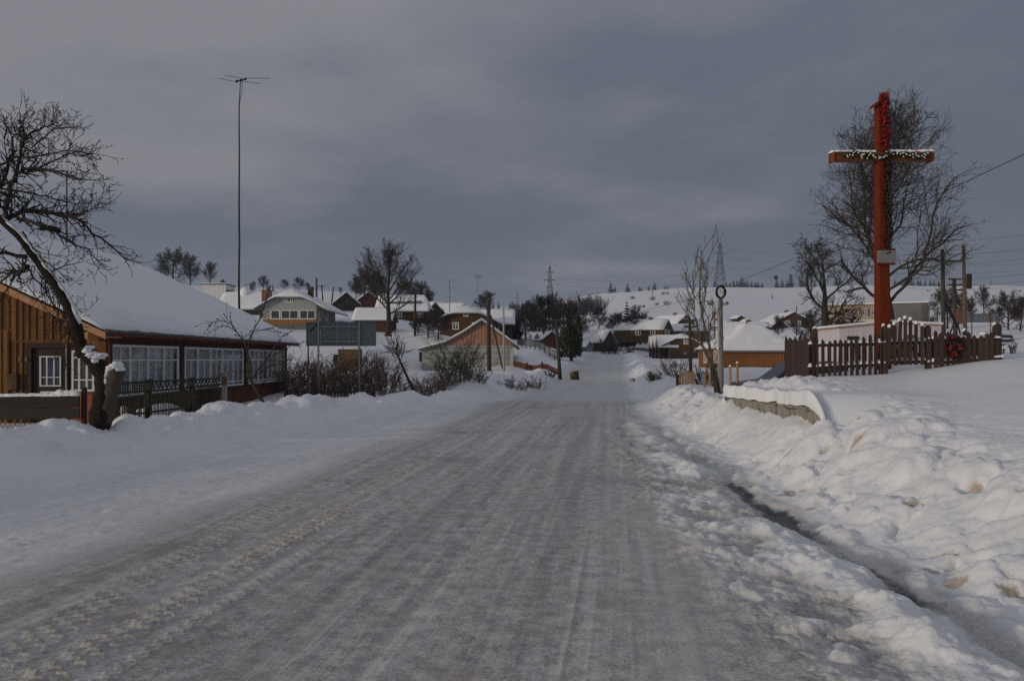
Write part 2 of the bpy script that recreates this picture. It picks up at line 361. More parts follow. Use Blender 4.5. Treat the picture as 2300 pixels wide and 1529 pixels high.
# ------------------------------------------------------------------ terrain
SL = .137                                                   # the road runs off along x = SL*y
def g(px, py, Y): p = P(px, py, Y); return (p.x, p.y, p.z)
CP = [(-7, 6, .02), (-7, 10, .02), (-9, 14, .05), (-12, 10, .1), (-12, 16, 0), (-10, 24, .0), (-8, 30, .05), (-16, 20, .1), (-20, 30, .3), (-30, 15, .5), (-5, 30, .05),
      (-3, 33, .0), (-14, 2, .1), (-30, 0, .5), (0, -10, 0), (-10, -15, 0), (12, -10, 1), (-60, -50, 2), (60, -50, 3), (0, -100, 2), (-200, 0, 10), (250, 0, 20), (0, -800, 20), (-900, 0, 30), (900, 0, 60),
      (2.3, 2, .38), (3.5, 4, .60), (4, 6, .66), (5, 3, .75), (5.3, 8, .78), (6.5, 10, 1.06), (10, 16, 1.66), (4.9, 12, 1.0), (7, 13, 1.18), (5, 15, 1.12), (5.9, 15, 1.24), (8.6, 14.5, 1.54), (11, 12, 1.5), (8, 17, 1.4),
      (4.6, 16.8, .98), (5.3, 20, .74), (6, 24, .66), (6.7, 30, .62), (9, 24, .75), (10.5, 30, .1), (13, 30, .3), (12.5, 19, 1.8), (14, 24, 2.0), (20, 30, 2.4), (20, 18, 2.4), (8, 40, .66), (10, 44, .7),
      g(1640, 826, 58), g(1800, 826, 58), g(1560, 829, 60), g(1500, 806, 95), g(1560, 806, 112), g(1480, 800, 120), g(1430, 815, 80), g(1420, 785, 125), g(1400, 775, 150), g(1880, 772, 90), g(2000, 770, 90), g(2150, 745, 80), g(2250, 742, 70),
      g(1880, 748, 150), g(2060, 746, 150), g(1780, 735, 140), g(1650, 745, 150), g(1500, 750, 150), g(1600, 730, 200), g(1800, 722, 220), g(2050, 720, 220), g(2250, 715, 200), g(2400, 720, 150),
      g(1345, 780, 125), g(1240, 780, 96), g(1200, 775, 106), g(1290, 800, 78), g(1200, 817, 62), g(1050, 828, 60), g(945, 829, 60), g(1150, 780, 85), g(1050, 772, 85), g(1080, 850, 45), g(1180, 852, 45), g(1000, 870, 34),
      g(900, 830, 50), g(900, 800, 62), g(900, 762, 78), g(780, 780, 62), g(700, 790, 58), g(780, 835, 45), g(660, 770, 68), g(650, 739, 85), g(840, 746, 84), g(770, 698, 110), g(830, 692, 118), g(920, 721, 100), g(990, 752, 80), g(520, 705, 100),
      g(480, 690, 120), g(300, 660, 140), g(100, 640, 140), g(-200, 640, 120), g(-500, 640, 120), g(600, 668, 150), g(800, 668, 160), g(960, 688, 160), g(1080, 712, 160), g(1180, 740, 150), g(1260, 748, 150), g(380, 640, 200), g(0, 620, 220), g(700, 652, 230),
      g(950, 672, 230), g(1100, 700, 230), g(1200, 718, 230), g(1300, 722, 260), g(1400, 728, 230), g(1300, 700, 400), g(1500, 705, 320), g(1800, 702, 320), g(2200, 700, 320), g(1150, 694, 430), g(1000, 690, 430),
      g(700, 690, 450), g(400, 690, 450), g(0, 690, 450),
      g(1240, 684, 640), g(1300, 669, 640), g(1400, 656, 640), g(1500, 649, 640), g(1600, 645, 640), g(1700, 647, 640), g(1800, 646, 640), g(1900, 641, 640), g(2050, 641, 640), g(2300, 643, 640), g(2600, 650, 640),
      g(1150, 690, 640), g(1050, 692, 640), g(900, 695, 640), g(600, 700, 640), g(1500, 672, 480), g(1800, 672, 480), g(2100, 672, 480), g(1350, 682, 500),
      g(2300, 672, 480), g(2500, 672, 480), g(2300, 656, 560), g(2500, 656, 560), g(2100, 655, 560), g(1900, 655, 560), g(1700, 658, 560), g(1500, 661, 560), g(1350, 672, 560), g(2700, 650, 640), g(2900, 655, 640)]
far = [(a, r) for r in (900, 1500, 3200) for a in np.linspace(-.9, .9, 13)]
for a, r in far:
    c = r*math.cos(a); CP.append((r*math.sin(a), c, EYE+c*(.062 if r < 1000 else .025)*(1 if a > .05 else .9)))
CP = np.array(CP)
def uv(x, y): r = np.sqrt(x*x+y*y)+1; return np.arctan2(x, y)*2.0, np.log(r)
cu, cv = uv(CP[:, 0], CP[:, 1])
C2 = .012
Kmat = np.sqrt((cu[:, None]-cu[None])**2+(cv[:, None]-cv[None])**2+C2)
Zw = CP[:, 2]/(np.sqrt(CP[:, 0]**2+CP[:, 1]**2)+8)           # interpolate height as a slope, then scale back
zm = Zw.mean(); RW = np.linalg.solve(Kmat+np.eye(len(CP))*1e-4, Zw-zm)
def rbf(x, y):
    u, v = uv(x, y); t = np.full_like(x, zm)
    for i in range(len(CP)): t += RW[i]*np.sqrt((u-cu[i])**2+(v-cv[i])**2+C2)
    return t*(np.sqrt(x*x+y*y)+8)
ROADZ = [(-50, 0), (24, .0), (28, .03), (33, -.02), (42, .02), (55, .19), (85, 1.1), (110, 2.2), (140, 3.4), (180, 5.5), (230, 9)]
BR = [(0, 2.7), (4, 2.42), (6.75, 2.05), (10.2, 1.78), (14, 1.42), (18, 1.15), (37, .85), (60, .9), (100, 1.2)]
LC = [(0, -9.8), (10, -9.4), (14, -9.0), (18, -8.4), (22, -7.6), (28, -7.1), (34, -6.6), (50, -5.6), (70, -5), (110, -5)]
LH = [(0, .62), (10, .56), (18, .46), (24, .44), (33, .42), (50, .46), (70, .42), (110, .30), (140, 0)]
RH = [(0, .05), (6, .12), (12, .14), (16, .2), (20, .28), (27, .40), (40, .42), (60, .40), (110, .28), (140, 0)]
def roaddx(y): return SL*y+ip(y, [(0, 0), (100, 0), (125, -1.2), (160, 1), (230, 8)])
def ground(x, y, full=False):
    rel = x-roaddx(y); d = np.sqrt(x*x+y*y)
    base = rbf(x, y); zr = ip(y, ROADZ)
    bR = ip(y, BR)+.22*(fbm(y*.9+3, rel*0+.5, 3, 5)-.5)*ss(2, 6, y)*2
    wr = ss(bR, bR+2.1+.9*ss(15, 24, y), rel); wl_ = ss(-4.5, -8.5, rel)
    on = (y > -60) & (y < 240)
    fade = 1-ss(150, 230, y)
    w = np.where(rel > -2, wr, wl_); w = np.where(on, 1-(1-w)*fade, 1)
    z = zr*(1-w)+base*w
    near = ss(0, 1, 1-d/160.)
    # left bank
    lc = ip(y, LC)+.5*(fbm(y*.35, y*0+2, 2, 8)-.5); tl = rel-lc
    lb = np.exp(-np.where(tl > 0, (tl/1.25)**2, (tl/1.0)**2))*(y > -20)
    z = z+lb*ip(y, LH)*(.45+1.1*fbm(x*.7, y*.7, 3, 11))
    ml = np.clip(lb*1.5, 0, 1)
    # right bank crest
    tr = rel-(bR+1.0); rb = np.exp(-(tr/.65)**2)*(y > -20)
    z = z+rb*ip(y, RH)*(.35+1.3*fbm(x*.9, y*.9, 3, 21))
    mr = ss(bR-.05, bR+.45, rel)*(1-ss(bR+2.2, bR+3.4, rel))*(y > -20)*ss(140, 100, y)
    # stone wall step
    wx = 4.56+.03*(y-10.5); inw = ss(10.9, 11.3, y)*(1-ss(16.4, 16.6, y))
    z = z-.14*inw*ss(wx+.16, wx+.02, x)*mr
    if not full: return z
    # relief
    ri0 = rel-bR
    mr2 = mr*(1-.75*ss(bR+1.6, bR+2.8, rel))*(1-.6*inw*ss(1.2, .3, np.abs(x-wx+.3)))
    soft = 1-ss(8, 15, y)
    wpx = .22*(fbm(x*2.3, y*2.3, 3, 31)-.5); wpy = .25*(fbm(x*2.3+9, y*2.3, 3, 33)-.5); c1 = clods(x*1.15+wpx, y+wpy, .52, 40, .3, .85, .5); c2 = clods(x*1.15+wpx, y+wpy, .23, 50, .3, .8, .5); c3 = clods(x, y, .11, 60, .3, .85, .6)
    z = z+mr2*(c1*(.085*soft+.085)*(.5+1.0*fbm(x*.8, y*.8, 2, 65))+c2*(.045+.07*(1-soft))+c3*(.016+.03*(1-soft)+.04*ss(.7, .1, ri0))+.030*np.abs(fbm(x*7, y*7, 4, 67, .6)-.5)*2-.010)
    z = z-mr2*.05*ss(.60, .66, vn(x*2.4+wpx*2, y*3.0, 68))*ss(.25, .5, vn(x*.9, y*.9, 69))
    z = z+mr2*.10*(fbm(x*1.6, y*1.6, 4, 71)-.5)
    ll = ml*(.35+.65*ss(60, 25, y))*ss(145, 110, y)
    z = z+ll*(clods(x+.3*(fbm(x*2, y*2, 2, 81)-.5), y, .80, 80, .3, .85, .55)*.16+clods(x, y+.2*(fbm(x*3, y*3, 2, 83)-.5), .36, 90, .3, .8, .5)*.11*(.5+.5*ss(9, 17, y))+clods(x, y, .15, 95, .25, .8, .4)*.05*ss(9, 20, y)-.05*ss(.55, .62, vn(x*2.2, y*1.6, 97)))
    z = z+ml*.22*(fbm(x*1.1, y*1.1, 4, 75)-.5)
    # left verge: faint ruts and crumbs
    lv = ss(-4.2, -5.2, rel)*(1-ml)
    z = z+lv*ss(40, 10, d)*(.03*(fbm(rel*1.2, y*.35, 4, 101)-.5)+.020*clods(x, y, .3, 103, .15, .5, .22)+.03*clods(x, y, .13, 105, .1, .5, .16)+.02*(fbm(x*4, y*3, 4, 107)-.5))
    # open snow
    z = z+near*.16*(fbm(x*.28, y*.28, 4, 111)-.5)*ss(0, 1, w)*(1-mr)*ss(3, 9, np.abs(rel))
    z = z+ss(60, 300, d)*1.0*(fbm(x*.02, y*.02, 4, 113)-.5)+ss(290, 420, d)*1.5*(fbm(x*.006+y*.004, y*.045-x*.012, 4, 115)-.5)
    # slush shoulder, rut and ridge on the right
    ri = rel-bR
    sm = ss(-1.75, -1.35, ri)*(1-ss(-.1, .08, ri))*ss(26, 13, y)*(y > -5)
    rut = np.exp(-((ri+.27+.05*(fbm(y*1.3, y*0+6, 3, 130)-.5))/.14)**2)*sm*(.55+.6*fbm(y*.7, y*0, 2, 131))
    rdg = np.exp(-((ri+.72+.12*(fbm(y*.8, y*0+4, 2, 133)-.5))/.17)**2)*sm*np.clip(2.2*fbm(y*.9, y*0+1, 3, 135)-.55, 0, 1.3)
    sx_, sy_ = x+.25*(fbm(x*3, y*3, 3, 137)-.5), y+.35*(fbm(x*3+5, y*3, 3, 139)-.5); slab = fbm(x*2.0, y*1.5, 5, 147, .6); sc = clods(sx_, sy_, .24, 140, .15, .75, .33)*.55+clods(sx_, sy_, .10, 144, .2, .8, .4)*.35+.25*(fbm(x*14, y*11, 3, 149)-.4)
    z = z+sm*(.17*(slab-.5)+sc*.085+.018*(fbm(x*22, y*20, 3, 148, .7)-.5))*(1-.7*np.clip(rut, 0, 1))-.075*rut+.115*rdg
    # packed road surface
    rd = (1-ss(-1.7, -1.3, ri))*ss(-5, -4, rel)
    z = z+rd*ss(60, 10, d)*(.030*(fbm(rel*1.5, y*.12, 4, 151)-.5)+.012*(fbm(rel*9, y*.5, 3, 153)-.5)+.010*(fbm(x*5, y*5, 3, 155)-.5))
    # tyre tread
    trk = np.zeros_like(x)
    for c0, wd, amp, fadey, hh, wl2 in ((lambda q: -2.82-.012*q, .17, 1.0, 15, .030, .135), (lambda q: -3.25-.11*(q-4), .20, .75, 12, .022, .14), (lambda q: -2.55-.004*q, .07, .6, 12, .018, .11)):
        lat = rel-c0(y); msk = ss(wd, wd*.6, np.abs(lat))*ss(fadey, fadey*.55, y)*ss(1.5, 2.5, y)
        u_ = lat/(.085 if wd > .1 else .06)+.4*(fbm(x*3, y*3, 2, 161)-.5); fl = np.floor(u_); stair = fl+ss(.40, .60, u_-fl)
        q = ((y+.55*wl2*stair+.02*(fbm(x*9, y*9, 2, 162)-.5))/wl2) % 1
        line = ss(.17, .05, np.abs(q-.5))*np.clip(1.9*fbm(x*2.2, y*1.6, 3, 163)-.15, .15, 1.1)
        z = z+msk*amp*hh*line; trk = np.maximum(trk, msk*amp*np.clip(line, 0, 1))
    for r0_, am in ((-1.86, .8), (-1.70, .9), (-1.20, .5), (-1.02, .8), (-.62, .5), (-.30, .9), (-.16, .7), (.08, .8), (.2, .5), (-2.2, .5)):
        lt = rel-(r0_+.10*(fbm(y*.16, y*0+r0_*7, 3, 165)-.5)+.012*(fbm(y*2.2, y*0+r0_*3, 2, 166)-.5))
        ln_ = np.exp(-(lt/.011)**2)*np.clip(3.2*vn(y*.55+r0_*9, y*0, 167)-1.35, 0, 1)*ss(22, 8, y)*(y > 1)*am
        z = z+.006*ln_; trk = np.maximum(trk, ln_*.42)
    # masks
    jig = 1.1*(fbm(rel*.8, y*.3, 4, 171)-.5)
    ice = ss(-5.4, -3.7, rel+jig)*(1-ss(-1.5-.006*np.clip(y, 0, 80), -1.2+.006*np.clip(y, 0, 80), ri-ip(y, [(8, 0), (20, .7), (28, 1.0)])+(.25+.012*np.clip(y, 0, 90))*(fbm(x*2, y*.7, 3, 173)-.5)))
    ice = ice*(1-.36*ss(25.5, 31, y+3*(fbm(x*.4, y*.4, 2, 175)-.5)))*(1-ss(90, 200, y))*(1-ss(20, 60, -y))
    ice = np.maximum(ice, .30*ss(-8.8, -5.0, rel+jig)*(1-ml)*(rel < -2)*ss(60, 25, y)*(.6+.8*fbm(x*.6, y*.25, 3, 177)))
    ice = np.maximum(ice, np.clip(sm*(1.0-sc*.9-rdg*1.5-2.6*(slab-.47)), 0, 1)*.95)
    ice = np.maximum(ice, np.clip(rut*1.2, 0, 1)*.92)
    slush = np.clip(sm*ss(.46, .36, slab)*.72*ss(12, 5, y)+rut*1.15*ss(18, 8, y)*(.50+.75*fbm(x*2.5, y*1.5, 3, 132)), 0, 1)
    d1 = vn(x*2.6+.6*vn(x*6, y*6, 190), y*3.4, 191)*.62+vn(x*7, y*8, 193)*.38
    dirt = mr2*ss(.705, .85, d1)*ss(24, 9, y)
    d2 = vn(x*3.1, y*2.2, 197)*.6+vn(x*8, y*7, 198)*.4
    dirt = np.maximum(dirt, ss(-.02, .10, ri)*ss(.55, .2, ri)*ss(.66, .80, d2)*ss(20, 6, y)*.8)
    dirt = np.maximum(dirt, .6*mr*(1-soft)*ss(.55, .7, d2)*ss(60, 35, y)*ss(.1, .4, c2))
    dirt = np.clip(dirt, 0, 1); z = z-.07*dirt*mr*ss(24, 12, y)
    return z, dict(ice=ice, dirt=dirt, track=trk, slush=slush, rel=rel)
def G(x, y): return float(ground(np.array([float(x)]), np.array([float(y)]))[0])

th = np.concatenate([np.linspace(-math.pi, -.73, 70)[:-1], np.linspace(-.73, .73, 640), np.linspace(.73, math.pi, 70)[1:]])
def lg(a, b, st): return np.exp(np.arange(math.log(a), math.log(b), st))
rr = np.concatenate([np.linspace(.15, 2.3, 10)[:-1], lg(2.3, 13, .0032), lg(13, 60, .0065), lg(60, 700, .013), lg(700, 4200, .06), [4200]])
TH, RR = np.meshgrid(th, rr); gx = (RR*np.sin(TH)).ravel(); gy = (RR*np.cos(TH)).ravel()
gz_, at = ground(gx, gy, True)
nr, nt = len(rr), len(th)
idx = np.arange(nr*nt).reshape(nr, nt)
quads = np.stack([idx[:-1, :-1], idx[:-1, 1:], idx[1:, 1:], idx[1:, :-1]], -1).reshape(-1, 4)
qr = at['rel'][quads].mean(1); qy = gy[quads].mean(1); qd = np.sqrt(gx[quads].mean(1)**2+qy**2)
isroad = (qr > -4.7) & (qr < .75) & (qy > -60) & (qy < 150)
ishill = (qd > 250) & ~isroad
for nm, sel in (('road', isroad), ('hill', ishill), ('snow_ground', ~isroad & ~ishill)):
    q = quads[sel]; used = np.unique(q); mp = np.full(nr*nt, -1); mp[used] = np.arange(len(used)); q = mp[q][:, ::-1]
    me = bpy.data.meshes.new(nm); me.vertices.add(len(used)); me.loops.add(q.size); me.polygons.add(len(q))
    me.vertices.foreach_set('co', np.stack([gx[used], gy[used], gz_[used]], 1).astype(np.float32).ravel())
    me.loops.foreach_set('vertex_index', q.ravel().astype(np.int32))
    me.polygons.foreach_set('loop_start', np.arange(0, q.size, 4, dtype=np.int32)); me.polygons.foreach_set('loop_total', np.full(len(q), 4, dtype=np.int32))
    me.polygons.foreach_set('use_smooth', np.ones(len(q), bool))
    for k, v in at.items():
        a = me.attributes.new(k, 'FLOAT', 'POINT'); a.data.foreach_set('value', v[used].astype(np.float32))
    me.update(calc_edges=True); me.validate(); me.materials.append(M['ground'])
    o = bpy.data.objects.new(nm, me); COL.objects.link(o); o['kind'] = 'structure'
    o['label'] = dict(road='icy grey packed snow road', hill='snow covered hill', snow_ground='snow covered ground and ploughed banks')[nm]
    if nm == 'hill': o['kind'] = 'structure'

if HAZE > 0:
    hm = bpy.data.materials.new('haze_air'); hm.use_nodes = True; ht = hm.node_tree; ht.nodes.clear()
    pv = ht.nodes.new('ShaderNodeVolumePrincipled'); pv.inputs['Color'].default_value = (.80, .87, 1, 1); pv.inputs['Density'].default_value = HAZE; pv.inputs['Anisotropy'].default_value = .2
    ho = ht.nodes.new('ShaderNodeOutputMaterial'); ht.links.new(pv.outputs[0], ho.inputs['Volume'])
    M['haze_air'] = hm
    mb = MB().box(-4400, 4400, -4400, 4400, float(gz_.min())-1, float(max(gz_.max(), 100))+8); hz = mb.build('haze', 'haze_air'); hz['kind'] = 'stuff'

# ------------------------------------------------------------------ building helpers
def window(parent, o, u, w, h, cols, transom=None, mat='white_paint', d=.035, fw=.045, pane='glass', back=None, name='window', n=None, seed=0, rows=None):
    """frame + pane in the parent's space; o lower-left corner seen from outside, u along the wall, n outward"""
    u = Vector(u); n = Vector(n) if n is not None else Vector((u.y, -u.x, 0)); o = Vector(o); mb = MB()
    mb.obox(o, u, UZ, n, 0, w, 0, fw, -.02, d); mb.obox(o, u, UZ, n, 0, w, h-fw, h, -.02, d)
    mb.obox(o, u, UZ, n, 0, fw, fw, h-fw, -.02, d); mb.obox(o, u, UZ, n, w-fw, w, fw, h-fw, -.02, d)
    for i in range(1, cols): mb.obox(o, u, UZ, n, w*i/cols-fw*.4, w*i/cols+fw*.4, fw, h-fw, -.02, d*.9)
    for t in ([transom] if isinstance(transom, (int, float)) else transom or []): mb.obox(o, u, UZ, n, fw, w-fw, h*t-fw*.3, h*t+fw*.3, -.018, d*.8)
    f = mb.build(name, mat, parent)
    for i in range(cols):
        a, b = w*i/cols+fw*.4, w*(i+1)/cols-fw*.4
        (MB().add([tuple(o+u*q+UZ*z+n*-.008) for q, z in ((a, fw), (b, fw), (b, h-fw), (a, h-fw))], [(0, 1, 2, 3)]) if pane == 'glass' else MB().obox(o, u, UZ, n, a, b, fw, h-fw, -.012, -.004)).build('pane', pane, f)
    if back:
        rng = random.Random(seed); nb = int(w/.035); vs = []; fs = []; ph = rng.uniform(0, 6)
        for i in range(nb+1):
            q = i/nb; off = -.075+.022*math.sin(q*w*26+ph+2*math.sin(q*w*5))
            for k in (0, 1):
                p = o+u*(fw+(w-2*fw)*q)+n*off+UZ*(fw if k == 0 else h-fw); vs.append(tuple(p))
        for i in range(nb): fs.append((2*i, 2*i+2, 2*i+3, 2*i+1))
        MB().add(vs, fs).build('curtain', back, parent, True)
    return f

def house(name, label, loc, yaw, wx0, wx1, ln, prof, wall, gable=None, gz=None, oh=.5, snow=.22, hipf=None, hipb=None, roof='roof_sheet', seed=0, sink=.6, group=None, cat='house', battens=True, bt=.18, rows=14, bare=None, eave_trim='dark_trim', pitchw=None):
    """A house whose front (gable) wall faces local -Y at y=0. prof: roof cross-section (x,z) from left eave to right eave.
    hipf/hipb: (height at the wall plane, slope) of a hip in front / at the back."""
    rng = random.Random(seed); t = thing(name, label, cat, loc, yaw, group)
    xs0 = [p[0] for p in prof]; zs0 = [p[1] for p in prof]
    xs = sorted(set(list(np.linspace(xs0[0], xs0[-1], 15))+xs0)); ys = list(np.linspace(-oh, ln+oh, rows))
    if hipf: ys = sorted(set(ys+list(np.linspace(-oh, 3, 9))))
    def rz(x, y):
        z = float(np.interp(x, xs0, zs0))
        if hipf: z = min(z, hipf[0]+hipf[1]*y)
        if hipb: z = min(z, hipb[0]+hipb[1]*(ln-y))
        return z
    # walls
    def wallpoly(y, a, b, z0):
        pts = [(a, y, z0), (b, y, z0)]
        for x in [b]+[x for x in reversed(xs) if a < x < b]+[a]: pts.append((x, y, rz(x, y)-.13))
        return pts
    mb = MB(); mb.prism(wallpoly(0, wx0, wx1, -sink), (0, .14, 0)); mb.prism(wallpoly(ln-.14, wx0, wx1, -sink), (0, .14, 0))
    for x0 in (wx0, wx1-.14):
        zt = min(rz(x0, ln/2), rz(x0+.14, ln/2))-.13
        mb.box(x0, x0+.14, .14, ln-.14, -sink, zt)
    wl3 = mb.build('wall', wall, t)
    if battens:
        bb = MB(); x = wx0+bt*.3
        z0b = gz if gable else -sink
        while x < wx1-.05:
            zz = rz(x, 0)-.14
            if zz > z0b+.05: bb.box(x, x+bt*.22, -.065 if gable else -.022, -.04 if gable else -.001, z0b, zz)
            x += bt*rng.uniform(.92, 1.08)
        if not gable:
            for sx in (wx0-.024, wx1+.002):
                y = .1
                while y < ln-.1:
                    zt = rz(sx, ln/2)-.15; bb.box(sx, sx+.022, y, y+bt*.22, -sink, zt); y += bt*rng.uniform(.92, 1.08)
        bb.build('batten', gable or wall, t, stuff=True)
    if gable:
        pts = [(wx0, -.04, gz), (wx1, -.04, gz)]
        for x in [wx1]+[x for x in reversed(xs) if wx0 < x < wx1]+[wx0]:
            z = rz(x, 0)-.14
            if z > gz: pts.append((x, -.04, z))
        MB().prism(pts, (0, .036, 0)).build('gable', gable, t)
    # roof slab and snow as height sheets
    def sheet(zf0, zf1, nm, mat, smooth):
        nx, ny = len(xs), len(ys); vs = []; fs = []
        for k in (0, 1):
            for j, y in enumerate(ys):
                for i, x in enumerate(xs):
                    vs.append((x, y, (zf0 if k == 0 else zf1)(x, y, i, j)))
        o = nx*ny
        for j in range(ny-1):
            for i in range(nx-1):
                a = j*nx+i; fs.append((a, a+nx, a+nx+1, a+1)); fs.append((o+a, o+a+1, o+a+nx+1, o+a+nx))
        for j in range(ny-1):
            a = j*nx; fs.append((a, o+a, o+a+nx, a+nx)); a = j*nx+nx-1; fs.append((a, a+nx, o+a+nx, o+a))
        for i in range(nx-1):
            a = i; fs.append((a, a+1, o+a+1, o+a)); a = (ny-1)*nx+i; fs.append((a, o+a, o+a+1, a+1))
        return MB().add(vs, fs).build(nm, mat, t, smooth)
    sheet(lambda x, y, i, j: rz(x, y)-.12, lambda x, y, i, j: rz(x, y), 'roof', roof, False)
    hs = [[rng.uniform(.82, 1.12) for _ in xs] for _ in ys]
    nx, ny = len(xs), len(ys)
    def sn(x, y, i, j):
        e = min(1, .45+.55*min(min(i, nx-1-i), 1)) * min(1, .55+.45*min(min(j, ny-1-j), 1))
        k = snow*e*hs[j][i]
        if bare and bare(x, y): k = -.02
        return rz(x, y)+k
    sheet(lambda x, y, i, j: rz(x, y)+.003, sn, 'roof_snow', 'snow', True)
    return t, rz

def bare_tree(seed, H, th, r0, rx, rz_, zc, nl=8, lev=3, ang=(20, 60), nb=(10, 8, 4), lr=(.5, .42, .45), rmin=.010, seg=.45, wob=.16, upw=.05, lean=0, ry=None, pendulous=0, limb=.45):
    rng = random.Random(seed); tr = []; cr = []; ry = ry or rx
    def inside(p): return (p.x/rx)**2+(p.y/ry)**2+((p.z-zc)/rz_)**2 < 1
    def grow(p, d, L, r, lvl, free=False):
        n = max(3, int(L/(seg*(.75**lvl)))); st = L/n; pts = [p.copy()]; rad = [r]
        for i in range(n):
            d = (d+Vector((rng.gauss(0, wob), rng.gauss(0, wob), rng.gauss(0, wob)+upw-pendulous*(lvl >= 2)))).normalized()
            p = p+d*st; f = (i+1)/n; pts.append(p.copy()); rad.append(max(rmin, r*(1-.72*f)))
            if not inside(p) and i > 1: break
        (cr).append((pts, rad, 5 if r > .05 else (4 if r > .02 else 3)))
        if lvl >= lev: return
        k = max(2, int(nb[lvl]*rng.uniform(.8, 1.2)*len(pts)/(n+1)*(1 if lvl else min(1.5, st*len(pts)/(H*.33)))))
        for c in range(k):
            f = .12+.88*(c+rng.random())/k if lvl else .18+.82*(c+rng.random())/k
            i = min(len(pts)-2, int(f*(len(pts)-1))); fr = f*(len(pts)-1)-i; q = pts[i].lerp(pts[i+1], min(1, fr))
            dd = (pts[i+1]-pts[i]).normalized(); a = rng.uniform(0, 6.283); per = dd.orthogonal().normalized(); per = per*math.cos(a)+dd.cross(per)*math.sin(a)
            w = math.radians(rng.uniform(28, 62)); nd = (dd*math.cos(w)+per*math.sin(w)).normalized()
            grow(q, nd, max(.12, L*lr[lvl]*rng.uniform(.7, 1.25)*(1.15-.55*f)), max(rmin, rad[i]*.5), lvl+1)
    # trunk
    p = Vector((0, 0, -.3)); d = Vector((lean, 0, 1)).normalized(); pts = [p.copy()]; rad = [r0*1.35]; ttop = H*.86; n = 14
    for i in range(n):
        d = (d+Vector((rng.gauss(0, .05), rng.gauss(0, .05), .08))).normalized(); p = p+d*(ttop/n); f = (i+1)/n
        pts.append(p.copy()); rad.append(max(rmin*1.5, r0*(1-f)**.8*.95+rmin))
    trunk = MB().tube(pts, rad, 8)
    for c in range(nl):
        f = (th/H)+(.95-th/H)*((c+rng.random()*.6)/nl); z = f*n; i = min(n-1, int(z)); q = pts[i].lerp(pts[i+1], z-i)
        a = c*2.399+rng.uniform(-.4, .4); w = math.radians(ang[1]+(ang[0]-ang[1])*((c+.5)/nl)+rng.uniform(-8, 8))
        nd = Vector((math.cos(a)*math.sin(w), math.sin(a)*math.sin(w), math.cos(w)))
        grow(q, nd, H*.62*(1.05-.55*(c/nl)), max(rmin*2, rad[i]*limb), 0)
    crown = MB()
    for a, b, k in cr: crown.tube(a, b, k, False)
    return trunk, crown
def tree(seed, name, label, loc, mat='twig', bark='bark', group=None, cat='tree', rz=0, sc=1, **k):
    a, b = bare_tree(seed, **k); t = thing(name, label, cat, loc, rz, group); t.scale = (sc, sc, sc)
    a.build('trunk', bark, t, True); b.build('crown', mat, t); return t

def bush(seed, name, label, loc, H, spread, stems, mat='twig_brown', group=None, rmin=.006, sub=7, r0=.02, cat='bush', dense=2):
    rng = random.Random(seed); mb = MB()
    for s in range(stems):
        a = rng.uniform(0, 6.283); q = rng.random()**.6; p = Vector((math.cos(a)*spread*.35*q, math.sin(a)*spread*.35*q, -.15))
        d = Vector((math.cos(a)*q*.7, math.sin(a)*q*.7, 1)).normalized(); L = H*rng.uniform(.6, 1.1); n = 6; pts = [p.copy()]; rad = [r0]
        for i in range(n):
            d = (d+Vector((rng.gauss(0, .14), rng.gauss(0, .14), .03))).normalized(); p = p+d*L/n; pts.append(p.copy()); rad.append(max(rmin, r0*(1-.8*(i+1)/n)))
        mb.tube(pts, rad, 4, False)
        for c in range(sub):
            i = rng.randrange(1, n); q2 = pts[i].lerp(pts[i+1] if i < n else pts[i], rng.random()); dd = (d+Vector((rng.gauss(0, .7), rng.gauss(0, .7), rng.gauss(.15, .3)))).normalized()
            l2 = L*rng.uniform(.18, .42); m = q2+dd*l2*.5; e2 = m+(dd+Vector((rng.gauss(0, .25), rng.gauss(0, .25), .15))).normalized()*l2*.5
            mb.tube([q2, m, e2], [rmin*1.4, rmin*1.2, rmin*.8], 3, False)
            for _ in range(dense):
                d3 = (dd+Vector((rng.gauss(0, .8), rng.gauss(0, .8), rng.gauss(0, .5)))).normalized(); mb.tube([m, m+d3*l2*.45], [rmin, rmin*.7], 3, False)
    o = mb.build(name, mat); o.location = loc
    return tag(o, label, cat, group)

def spruce(seed, name, label, loc, H, R, group=None, sc=1, mat='spruce', nl=16, nf=11, bare=0.08, cat='spruce'):
    rng = random.Random(seed); t = thing(name, label, cat, loc, rng.uniform(0, 6), group); tr = MB().tube([(0, 0, -.5), (0, 0, H*.5), (0, 0, H*.97)], [H*.016, H*.010, H*.003], 6); tr.build('trunk', 'bark', t)
    mb = MB()
    for L in range(nl):
        f = L/(nl-1); z = H*(bare+(1-bare)*f**.92); r = R*(1-f)**.85*rng.uniform(.85, 1.15)+.07*R
        k = max(6, int(nf*(1-.4*f))); a0 = rng.random()*6
        for c in range(k):
            a = a0+6.283*c/k+rng.uniform(-.2, .2); q = r*rng.uniform(.7, 1.12); dr = rng.uniform(.25, .5)*q; w = q*.50*rng.uniform(.8, 1.2)+.05
            ca, sa = math.cos(a), math.sin(a)
            b = (0, 0, z+.05*H/nl); m1 = (ca*q*.55-sa*w, sa*q*.55+ca*w, z-dr*.55); m2 = (ca*q*.55+sa*w, sa*q*.55-ca*w, z-dr*.55); e_ = (ca*q, sa*q, z-dr*.8); lo = (ca*q*.5, sa*q*.5, z-dr*1.2-.03*H/nl*4)
            mb.add([b, m1, e_, m2, lo], [(0, 1, 2, 3), (1, 4, 2), (2, 4, 3)])
    mb.build('crown', mat, t); return t

